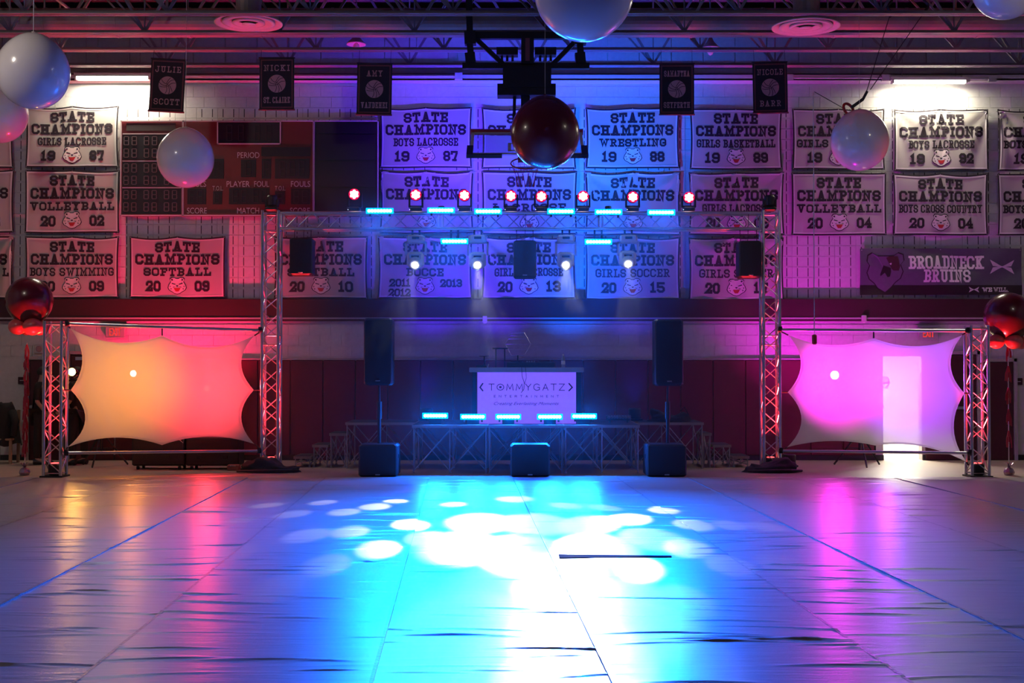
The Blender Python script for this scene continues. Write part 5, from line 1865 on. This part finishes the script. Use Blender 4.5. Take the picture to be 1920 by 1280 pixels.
# ---- soft bundles
def heap(px0, px1, ytop, ybase, Y, label, name, seed, cat, z0=0.0, mt=DARKCLOTH, lobes=4, dep=0.5):
    a, b = P(px0, ybase, Y), P(px1, ybase, Y)
    w, h = b.x - a.x, P(px0, ytop, Y).z - z0
    t = thing(name, label, cat, ((a.x + b.x) / 2, Y, z0))
    m = MB()
    nu, nv = 36, 14
    for j in range(nv + 1):
        v = j / nv
        for i in range(nu):
            an = 2 * math.pi * i / nu
            rr = math.cos(v * math.pi / 2) ** 0.6
            x = w / 2 * rr * math.cos(an)
            y = dep / 2 * rr * math.sin(an)
            nz_ = noise.noise(Vector((x * 3.2 + seed, y * 3.2, v * 2)))
            n2 = noise.noise(Vector((x * 9 + seed, y * 9, v * 5 + 3)))
            k = 1 + 0.22 * nz_ + 0.13 * n2
            env = 0.75 + 0.25 * math.cos(x / w * 2 * math.pi * 1.2 + seed)
            z = h * math.sin(v * math.pi / 2) * env * (1 + 0.35 * nz_ + 0.25 * n2)
            m.v.append((x * k, y * k, max(0.002, z) if j else 0.002))
    for j in range(nv):
        for i in range(nu):
            m.f.append((j * nu + i, j * nu + (i + 1) % nu, (j + 1) * nu + (i + 1) % nu, (j + 1) * nu + i))
            m.mi.append(0)
    m.build('folds', mt, t, smooth=True)
    return t
t = heap(447, 564, 858, 889, 21.25, 'black cloth bundle around the foot of the tall tower by the orange screen', 'cloth_bundle', 1, 'cloth')
p = P(455, 872, 21.05)
MB().tube([(-0.5, -0.2, 0.03), (-0.2, -0.26, 0.04), (0.2, -0.25, 0.05), (0.5, -0.1, 0.04)], 0.02, 6).build('drawstring', BLACK, t)
t = heap(1396, 1502, 858, 888, 21.25, 'black cloth bundle around the foot of the tall tower by the magenta screen', 'cloth_bundle', 5, 'cloth')
MB().tube([(-0.45, -0.2, 0.03), (-0.1, -0.27, 0.05), (0.25, -0.24, 0.05), (0.46, -0.1, 0.03)], 0.02, 6).build('drawstring', BLACK, t)
o = MB().cbox((0, 0, 0.05), (0.2, 0.16, 0.1), 0.012)
t = thing('small_case', 'small box tinted as red-lit at the foot of the cloth bundle by the orange screen', 'box', (P(452, 880, 21.6).x - 0.12, 21.6, 0))
o.build('body', mat('red_lit_box', (0.4, 0.1, 0.08), 0.5), t)  # red light falling on the box is put into its base colour
MB().box((0, -0.075, 0.08), (0.1, 0.02, 0.015)).build('latch', BADGE, t)
t = heap(1213, 1293, 766, 790, 22.3, 'dark soft bag lying on the stage wing', 'stage_bag', 9, 'bag', STH + 0.006, dep=0.4)
MB().tube([(0.20, -0.1, 0.18), (0.26, -0.14, 0.26), (0.34, -0.1, 0.12)], 0.012, 6).build('strap', BLACK, t)

# ---- flight cases behind the orange and red screen
Yc = 21.72
for px0, px1, y0, lab in ((246, 345, 820, 'black flight case under the middle of the orange and red screen'), (347, 448, 822, 'black flight case between the orange and red screen centre and the tall tower')):
    a, b = P(px0, 880, Yc), P(px1, 880, Yc)
    w, h = b.x - a.x - 0.01, P(px0, y0, Yc).z
    t = thing('flight_case', lab, 'case', ((a.x + b.x) / 2, Yc + 0.24, 0), 'flight cases behind the orange and red screen')
    MB().cbox((0, 0, 0.035 + h / 2), (w, 0.46, h - 0.06), 0.02).build('body', BLACK, t)
    m = MB()
    for z in (0.1, h * 0.6, h):
        m.box((0, -0.235, z), (w - 0.03, 0.015, 0.02))
    m.build('edge_rail', BLACKM, t)
    for x in (-w * .25, w * .25):
        MB().cbox((x, -0.24, h * .42), (0.07, 0.02, 0.06), 0.004).build('latch', BLACKM, t)
    for x in (-w * .4, w * .4):
        for y in (-0.17, 0.17):
            MB().bar((x - 0.02, y, 0.03), (x + 0.02, y, 0.03), 0.03, 12).build('caster', BLACK, t)
p = P(340, 828, 21.9)
t = thing('folding_handle', 'thin red-lit wire triangle hanging below the orange and red screen hem', 'wire', P(338, 820, 21.2))
MB().tube([(-0.08, 0, 0.02), (0.05, 0, -0.09), (0.07, 0, 0.03)], 0.006, 5).build('wire_loop', ALU, t)

# ---- wall fittings
def exit_sign(px, py, label):
    c = P(px, py, WALL - 0.06)
    t = thing('exit_sign', label, 'sign', c, 'lit exit signs')
    MB().cbox((0, 0, 0), (0.36, 0.06, 0.21), 0.008).build('box', WHITEPL, t)
    MB().box((0, 0, 0.14), (0.42, 0.1, 0.04)).build('guard_top', ALU, t)
    m = MB()
    for k in range(9):
        m.bar((-0.22 + 0.055 * k, -0.05, -0.13), (-0.22 + 0.055 * k, -0.05, 0.13), 0.003, 4)
    for k in range(3):
        m.bar((-0.23, -0.05, -0.12 + 0.12 * k), (0.23, -0.05, -0.12 + 0.12 * k), 0.003, 4)
    m.build('wire_guard', ALU, t)
    m = MB()
    quads_to(m, line_quads('EXIT', 0, -0.06, 0.22, 0.14, SANS, t=0.14, gap=1.6), lambda x, z: (x, -0.034, z))
    m.build('lettering', EXITRED, t)
exit_sign(217, 623, 'red lit exit sign above the orange and red screen top pipe')
exit_sign(1740, 626, 'red lit exit sign above the magenta screen by the lit doorway')
for px, py, lab in ((909, 598, 'small pale box fixed to the maroon band above the booth'), (1620, 597, 'small pale box fixed to the maroon band above the magenta screen')):
    c = P(px, py, WALL - 0.16)
    t = thing('wall_sensor', lab, 'sensor', c, 'pale boxes on the maroon band')
    MB().cbox((0, 0, 0), (0.085, 0.07, 0.12), 0.01).build('body', WHITEPL, t)
    MB().lathe([(0.03, 0), (0.028, -0.015), (0.01, -0.02)], 12, (0, 0, -0.06)).build('dome', WHITEV, t)
for px, py, lab in ((42, 713, 'small dark room sign on the wall by the long-tailed balloon column'), (1909, 715, 'small dark room sign on the wall by the short-tailed balloon column')):
    c = P(px, py, WALL - 0.01)
    t = thing('room_sign', lab, 'sign', c, 'small dark room signs')
    MB().cbox((0, 0, 0), (0.16, 0.02, 0.13), 0.004).build('plate', MAROON, t)
    MB().box((0, -0.012, 0), (0.09, 0.004, 0.015)).build('stripe', SCOREWHITE, t)
c = P(74, 654, WALL - 0.03)
t = thing('fire_alarm', 'cream alarm box above the single door by the long-tailed balloons', 'alarm', c)
MB().cbox((0, 0, 0), (0.2, 0.06, 0.17), 0.015).build('box', WHITEPL, t)
MB().lathe([(0.06, 0), (0.05, 0.012), (0.01, 0.014)], 16, (0, -0.03, 0), Matrix.Rotation(R(90), 3, 'X')).build('sounder', PENINK, t)
c = P(1881, 824, WALL - 0.01)
t = thing('switch_plate', 'pale switch plate low on the wall by the short-tailed balloon column', 'switch', c)
MB().cbox((0, 0, 0), (0.1, 0.02, 0.15), 0.004).build('plate', WHITEPL, t)
MB().box((0, -0.014, 0), (0.02, 0.012, 0.04)).build('toggle', WHITEV, t)

# ---- wash lights added at the back only to colour the wall
ADDED_WASH = [(800, 22.6, STH, (0.08, 0.0, 1.0), 620, 'added wash light on the rear stage deck below the bocce banner', 6.6, 74),
        (930, 22.6, STH, (0.08, 0.01, 1.0), 800, 'added wash light on the rear stage deck below the booth lattice', 6.9, 74),
        (1075, 22.6, STH, (0.0, 0.09, 1.0), 1300, 'added blue wash light on the rear stage deck below the girls soccer banner', 6.9, 74),
        (1190, 22.6, STH, (0.04, 0.02, 1.0), 420, 'added wash light on the rear stage deck beside the dark bag', 6.6, 74),
        (330, 22.75, 0.0, (1.0, 0.01, 0.10), 1250, 'added pink floor wash behind the red half of the orange and red screen', 6.4, 104),
        (1480, 22.3, 0.0, (0.9, 0.0, 0.80), 620, 'added magenta wash light on the floor behind the pink half of the magenta screen', 7.0, 104)]
SHIFT = {330: -0.6, 1480: 2.2}
for px, col, w, where in ((827, (0.10, 0.01, 1.0), 330, 'second'), (930, (0.06, 0.04, 1.0), 420, 'third'), (1141, (0.0, 0.13, 1.0), 620, 'fifth')):
    ADDED_WASH.append((px, YM + 0.06, HM - 0.02, col, w, 'small added blue wash can on the truss back chord behind the %s light bar' % where, 6.7, 110))  # extra cans added behind the light bars to turn the upper wall blue
for px, Y, z0, col, w, lab, tz, _ in ADDED_WASH:
    x = P(px, 800, Y).x
    t = thing('added_wash_light', lab, 'light', (x, Y, z0 + 0.004), 'added wash lights aimed at the wall')
    parts_ = [MB().lathe([(0.10, 0.04), (0.11, 0.06), (0.11, 0.2), (0.10, 0.22), (0.09, 0.2)], 18).build('can', BLACK, t),
              MB().lathe([(0.09, 0.2), (0.05, 0.21), (0.005, 0.212)], 18).build('lens', emission('added_wash_lens_%d' % px, col, 4), t),
              MB().box((0, 0, 0.02), (0.26, 0.2, 0.03)).build('foot', BLACKM, t)]
    if z0 > 2:
        for o in parts_:
            o.scale = (0.5, 0.5, 0.5)
    lamp('added_wash_beam', 'SPOT', col, w, (x, Y, z0 + 0.26), (x + SHIFT.get(px, 0.0), WALL, tz), t, size=0.08, angle=_, blend=1.0)

# ================================================================== FLOOR COVER ROLLS
import numpy as np
SEAMS = [-10.2, -8.6, -6.9, -5.25, -3.63, -2.39, -0.79, 0.54, 2.15, 3.27, 4.9, 6.5, 8.1, 9.8]
ROLL = ['beside the left wall', 'second in from the left wall', 'under the long-tailed balloon column side', 'running to the short tower by the orange screen', 'towards the orange half of the lit screen', 'towards the red half of the lit screen',
        'running to the subwoofer near the orange screen', 'running to the subwoofer below the booth', 'crossed by the black tape strip', 'running to the subwoofer near the magenta screen', 'running to the tall tower by the magenta screen',
        'running towards the magenta screen', 'running to the short-tailed balloon column', 'beside the right wall']
SL = -0.041
SEAM = mat('cover_seam', (0.26, 0.23, 0.24), 0.3, bump=0.3, bscale=30)
for k in range(len(SEAMS) - 1):
    rng = np.random.default_rng(40 + k)
    xa_, xb_ = SEAMS[k], SEAMS[k + 1]
    w = xb_ - xa_ + 0.03
    fine = 2 <= k <= 10
    ny, nx = (1180, 24) if fine else (300, 10)
    y0, y1 = 5.2, 20.1
    # rows get denser towards the camera
    yy = y0 + (y1 - y0) * np.linspace(0, 1, ny) ** 1.35
    xx = np.linspace(0, w, nx)
    Xg, Yg = np.meshgrid(xx, yy)
    Z = np.zeros_like(Xg)
    n = 95 if fine else 30
    for _ in range(n):
        cy = y0 + (y1 - y0) * rng.random() ** 1.2
        cx = rng.random() * w
        hl = rng.uniform(0.15, 0.75)
        an = rng.normal(0, 0.09)
        sg = rng.uniform(0.010, 0.024) * (0.7 + cy / 16)
        ht = rng.uniform(0.002, 0.010)
        dx, dy = Xg - cx, Yg - cy - 0.06 * np.sin((Xg - cx) * 3 + cy)
        u = dx * math.cos(an) + dy * math.sin(an)
        v = -dx * math.sin(an) + dy * math.cos(an)
        Z += ht * np.exp(-(v / sg) ** 2) * np.clip(1 - (u / hl) ** 2, 0, 1)
    for _ in range(90 if fine else 10):                     # puckers along the seam
        cy = y0 + (y1 - y0) * rng.random() ** 1.3
        cx = rng.choice([0.0, w]) + rng.normal(0, 0.05)
        an = rng.normal(0, 0.6)
        sg, hl, ht = rng.uniform(0.012, 0.02), rng.uniform(0.05, 0.14), rng.uniform(0.002, 0.007)
        dx, dy = Xg - cx, Yg - cy
        u = dx * math.cos(an) + dy * math.sin(an)
        v = -dx * math.sin(an) + dy * math.cos(an)
        Z += ht * np.exp(-(v / sg) ** 2) * np.clip(1 - (u / hl) ** 2, 0, 1)
    Z += 0.002 * np.sin(Xg * 2.3 + k) * np.sin(Yg * 1.7 + k) + 0.004 + (0.009 if k % 2 else 0.0)
    Xw = xa_ + Xg + SL * (Yg - 7.08)
    co = np.stack([Xw - xa_, Yg - y0, Z], -1).reshape(-1, 3)
    idx = np.arange(nx * ny).reshape(ny, nx)
    q = np.stack([idx[:-1, :-1], idx[:-1, 1:], idx[1:, 1:], idx[1:, :-1]], -1).reshape(-1, 4)
    me = bpy.data.meshes.new('floor_cover_roll')
    me.vertices.add(len(co))
    me.vertices.foreach_set('co', co.ravel())
    me.loops.add(q.size)
    me.loops.foreach_set('vertex_index', q.ravel())
    me.polygons.add(len(q))
    me.polygons.foreach_set('loop_start', np.arange(0, q.size, 4))
    me.polygons.foreach_set('use_smooth', np.ones(len(q), dtype=bool))
    me.update(calc_edges=True)
    me.materials.append(TARP)
    o = bpy.data.objects.new('floor_cover_roll', me)
    C.objects.link(o)
    o.location = (xa_, y0, 0)
    tag(o, 'creased pale vinyl floor cover roll ' + ROLL[k], 'floor cover', 'vinyl floor cover rolls')
    if k % 2:
        for e in (0, nx - 1):
            m = MB()
            row = co.reshape(ny, nx, 3)[::6, e, :]
            sg_ = 1 if e == 0 else -1
            vs_ = []
            for p in row:
                vs_ += [(p[0], p[1], p[2] + 0.0015), (p[0] + sg_ * 0.022, p[1], p[2] + 0.0015), (p[0], p[1], 0.003)]
            fs_ = []
            for i in range(len(row) - 1):
                fs_ += [(3 * i, 3 * i + 1, 3 * i + 4, 3 * i + 3), (3 * i, 3 * i + 3, 3 * i + 5, 3 * i + 2)]
            m.add(vs_, fs_)
            m.build('welded_seam', SEAM, o)
# black tape strip on the cover
a, b = P(1048, 1046, 11.65), P(1262, 1050, 11.5)
m = MB()
for i in range(10):
    u0, u1 = i / 10, (i + 1) / 10
    x0, x1 = a.x + (b.x - a.x) * u0, a.x + (b.x - a.x) * u1
    h0, h1 = 0.11 * (1 - 0.75 * u0), 0.11 * (1 - 0.75 * u1)
    m.add([(x0, 11.62 - h0, 0.022), (x1, 11.62 - h1, 0.022), (x1, 11.62 + h1, 0.022), (x0, 11.62 + h0, 0.022), (x0, 11.62 - h0, 0.012), (x1, 11.62 - h1, 0.012), (x1, 11.62 + h1, 0.012), (x0, 11.62 + h0, 0.012)],
          [(0, 1, 2, 3), (0, 4, 5, 1), (2, 6, 7, 3), (1, 5, 6, 2), (0, 3, 7, 4)])
tag(m.build('tape_strip', mat('black_tape', (0.003, 0.003, 0.004), 0.95, spec=0.05)), 'black tapering tape strip lying on the pale floor cover', 'tape')

# ================================================================== PEOPLE AND COAT CHAIR
def skin_mesh(name, joints, edges, radii, mt, parent, root=0, sub=2):
    me = bpy.data.meshes.new(name)
    me.from_pydata(joints, edges, [])
    me.materials.append(mt)
    o = bpy.data.objects.new(name, me)
    C.objects.link(o)
    o.parent = parent
    md = o.modifiers.new('skin', 'SKIN')
    md.use_smooth_shade = True
    if not me.skin_vertices:
        me.attributes  # layer is made by the modifier
    bm = bmesh.new()
    bm.from_mesh(me)
    ly = bm.verts.layers.skin.verify()
    bm.verts.ensure_lookup_table()
    for i, v in enumerate(bm.verts):
        r = radii[i]
        v[ly].radius = r if isinstance(r, tuple) else (r, r)
        v[ly].use_root = (i == root)
    bm.to_mesh(me)
    bm.free()
    sd = o.modifiers.new('sub', 'SUBSURF')
    sd.levels = sub
    sd.render_levels = sub
    return o

def person(x, Y, face, label, armbend):
    """standing adult, facing +X turned by `face`"""
    t = thing('person', label, 'person', (x, Y, 0), None, (0, 0, face))
    H = 1.74
    J = {'pel': (0, 0, .95), 'wst': (0, 0, 1.08), 'chs': (0.01, 0, 1.28), 'nkb': (0, 0, 1.46), 'nk': (0.02, 0, 1.53), 'hd': (0.045, 0, 1.62), 'top': (0.03, 0, 1.70)}
    R_ = {'pel': (.14, .17), 'wst': (.11, .14), 'chs': (.12, .17), 'nkb': .075, 'nk': .055, 'hd': (.092, .075), 'top': (.07, .06)}
    E = [('pel', 'wst'), ('wst', 'chs'), ('chs', 'nkb'), ('nkb', 'nk'), ('nk', 'hd'), ('hd', 'top')]
    for s, nm in ((1, 'l'), (-1, 'r')):
        J['hip' + nm], R_['hip' + nm] = (0, s * .10, .88), .088
        J['kne' + nm], R_['kne' + nm] = (0.03 * s, s * .12, .48), .056
        J['ank' + nm], R_['ank' + nm] = (0.02 * s - .02, s * .13, .09), .04
        J['toe' + nm], R_['toe' + nm] = (0.02 * s + .15, s * .15, .04), .035
        E += [('pel', 'hip' + nm), ('hip' + nm, 'kne' + nm), ('kne' + nm, 'ank' + nm), ('ank' + nm, 'toe' + nm)]
        J['sho' + nm], R_['sho' + nm] = (0, s * .19, 1.42), .058
        J['elb' + nm], R_['elb' + nm] = (-0.03 + .02 * armbend, s * .25, 1.13), .042
        wr = (0.05 + .22 * armbend, s * .23, 0.90 + .2 * armbend)
        J['wri' + nm], R_['wri' + nm] = wr, .028
        d = (Vector(wr) - Vector(J['elb' + nm])).normalized()
        pm = Vector(wr) + d * .05
        J['plm' + nm], R_['plm' + nm] = tuple(pm), (.034, .02)
        E += [('chs', 'sho' + nm), ('sho' + nm, 'elb' + nm), ('elb' + nm, 'wri' + nm), ('wri' + nm, 'plm' + nm)]
        side = Vector((0.9, 0, 0.1)) - d * d.dot(Vector((0.9, 0, 0.1)))
        side.normalize()
        curl = d.cross(side) * (-s)
        for f in range(4):
            off = side * (0.027 - 0.018 * f)
            l_ = (0.075, 0.085, 0.08, 0.062)[f]
            p1 = pm + off + d * .03
            p2 = p1 + d * l_ * .55 + curl * .008
            p3 = p2 + d * l_ * .40 + curl * .022
            for q_, p in enumerate((p1, p2, p3)):
                k = 'f%d%d%s' % (f, q_, nm)
                J[k], R_[k] = tuple(p), .009 - .001 * q_
            E += [('plm' + nm, 'f%d0%s' % (f, nm)), ('f%d0%s' % (f, nm), 'f%d1%s' % (f, nm)), ('f%d1%s' % (f, nm), 'f%d2%s' % (f, nm))]
        p1 = pm - d * .02 + side * .04
        p2 = p1 + d * .035 + side * .018
        J['t0' + nm], R_['t0' + nm] = tuple(p1), .011
        J['t1' + nm], R_['t1' + nm] = tuple(p2), .009
        E += [('plm' + nm, 't0' + nm), ('t0' + nm, 't1' + nm)]
    keys = list(J)
    ix = {k: i for i, k in enumerate(keys)}
    skin_mesh('body', [J[k] for k in keys], [(ix[a], ix[b]) for a, b in E], [R_[k] for k in keys], SKIN, t)
    def garment(name, ks, es, grow, mt):
        jx = {k: i for i, k in enumerate(ks)}
        rr = []
        for k in ks:
            r = R_[k]
            rr.append(tuple(v + grow for v in r) if isinstance(r, tuple) else r + grow)
        return skin_mesh(name, [J[k] for k in ks], [(jx[a], jx[b]) for a, b in es], rr, mt, t)
    garment('shirt', ['wst', 'pel', 'chs', 'nkb', 'shol', 'elbl', 'shor', 'elbr'], [('wst', 'pel'), ('wst', 'chs'), ('chs', 'nkb'), ('chs', 'shol'), ('shol', 'elbl'), ('chs', 'shor'), ('shor', 'elbr')], .018, DARKCLOTH)
    garment('trousers', ['pel', 'hipl', 'knel', 'ankl', 'hipr', 'kner', 'ankr'], [('pel', 'hipl'), ('hipl', 'knel'), ('knel', 'ankl'), ('pel', 'hipr'), ('hipr', 'kner'), ('kner', 'ankr')], .022, DARKCLOTH)
    for nm in 'lr':
        a = Vector(J['ank' + nm])
        m = MB()
        for (dx, w_, h_) in ((-.06, .04, .10), (.0, .048, .11), (.08, .05, .08), (.17, .045, .06), (.20, .02, .04)):
            o = len(m.v)
            for i in range(8):
                an = 2 * math.pi * i / 8
                m.v.append((a.x + dx, a.y + w_ * math.cos(an), max(0.0, h_ / 2 + h_ / 2 * math.sin(an))))
            if dx > -.06:
                for i in range(8):
                    m.f.append((o - 8 + i, o - 8 + (i + 1) % 8, o + (i + 1) % 8, o + i))
                    m.mi.append(0)
        m.f += [tuple(range(8)), tuple(range(len(m.v) - 8, len(m.v)))]
        m.mi += [0, 0]
        m.build('shoe', BLACK, t)
    # hair cap and face
    m = MB()
    n = 16
    hc = Vector((0.03, 0, 1.645))
    for j in range(9):
        ph = math.pi * 0.62 * j / 8
        for i in range(n):
            an = 2 * math.pi * i / n
            cut = 1.0 if math.cos(an) < 0.3 else 0.62
            p2 = ph * cut
            m.v.append(tuple(hc + Vector((0.104 * math.sin(p2) * math.cos(an), 0.088 * math.sin(p2) * math.sin(an), 0.11 * math.cos(p2)))))
    for j in range(8):
        for i in range(n):
            m.f.append((j * n + i, j * n + (i + 1) % n, (j + 1) * n + (i + 1) % n, (j + 1) * n + i))
            m.mi.append(0)
    m.build('hair', HAIRM, t, smooth=True)
    m = MB().lathe([(0.002, .03), (0.010, .0), (0.016, -.03), (0.004, -.034)], 8, (0.138, 0, 1.61))
    m.build('nose', SKIN, t, smooth=True)
    for s in (-1, 1):
        MB().lathe([(0.002, -.008), (0.010, -.004), (0.010, .004), (0.002, .008)], 8, (0.124, s * .03, 1.635)).build('eye', HAIRM, t)
        MB().lathe([(0.004, -.03), (0.014, -.015), (0.016, .015), (0.004, .03)], 8, (0.045, s * .082, 1.615)).build('ear', SKIN, t, smooth=True)
    MB().box((0.128, 0, 1.565), (0.012, 0.045, 0.010)).build('mouth', EMBRED, t)
    return t
person(P(76, 860, 23.0).x, 23.0, R(10), 'person in dark clothing standing behind the long-tailed balloon column', 0.25)
person(P(146, 870, 22.9).x, 22.9, R(160), 'person in dark clothing standing behind the orange and red screen with a bare forearm', 0.5)

# chair with a dark coat thrown over it, at the left edge
cx = P(8, 868, 23.2).x
t = thing('wooden_chair', 'wooden chair with pale legs under a dark coat near the long-tailed balloons', 'chair', (cx, 23.2, 0))
CH = mat('chair_wood', (0.40, 0.25, 0.16), 0.5)
MB().cbox((0, 0, 0.44), (0.42, 0.42, 0.04), 0.01).build('seat', CH, t)
for x in (-0.18, 0.18):
    MB().beam((x, -0.18, 0), (x, -0.17, 0.43), 0.045, 0.045).build('leg', CH, t)
    MB().beam((x, 0.18, 0), (x, 0.2, 0.96), 0.045, 0.045).build('leg', CH, t)
MB().box((0, 0.2, 0.86), (0.36, 0.03, 0.16)).build('backrest', CH, t)
m = MB()
nu, nv = 30, 14
for j in range(nv + 1):
    v = j / nv
    for i in range(nu):
        an = 2 * math.pi * i / nu
        r = 0.13 + 0.16 * v ** 0.7 + 0.025 * math.sin(an * 6 + v * 3) * v
        zz = 1.08 - 0.74 * v - 0.03 * math.sin(an * 4)
        m.v.append((r * math.cos(an) * 0.95, 0.06 + r * math.sin(an), zz))
for j in range(nv):
    for i in range(nu):
        m.f.append((j * nu + i, j * nu + (i + 1) % nu, (j + 1) * nu + (i + 1) % nu, (j + 1) * nu + i))
        m.mi.append(0)
m.f.append(tuple(range(nu)))
m.mi.append(0)
t2 = thing('draped_coat', 'dark coat thrown over the wooden chair near the long-tailed balloons', 'coat', (cx, 23.2, 0))
m.build('cloth', DARKCLOTH, t2, smooth=True)
MB().tube([(0.18, -0.1, 0.95), (0.26, -0.16, 0.75), (0.24, -0.2, 0.5)], [0.07, 0.065, 0.055], 10).build('sleeve', DARKCLOTH, t2, smooth=True)

# ================================================================== HAZE over the stage
hz_m = bpy.data.materials.new('stage_haze')
hz_m.use_nodes = True
nt = hz_m.node_tree
nt.nodes.clear()
vs_n = nt.nodes.new('ShaderNodeVolumeScatter')
vs_n.inputs['Density'].default_value = 0.013
vs_n.inputs['Anisotropy'].default_value = 0.2
out = nt.nodes.new('ShaderNodeOutputMaterial')
nt.links.new(vs_n.outputs[0], out.inputs['Volume'])
o = MB().box((0, 21.1, 2.6), (8.0, 3.8, 5.0)).build('stage_haze', hz_m)
o['kind'] = 'stuff'
o['label'] = 'thin blue-lit haze hanging over the stage and truss'
o['category'] = 'haze'
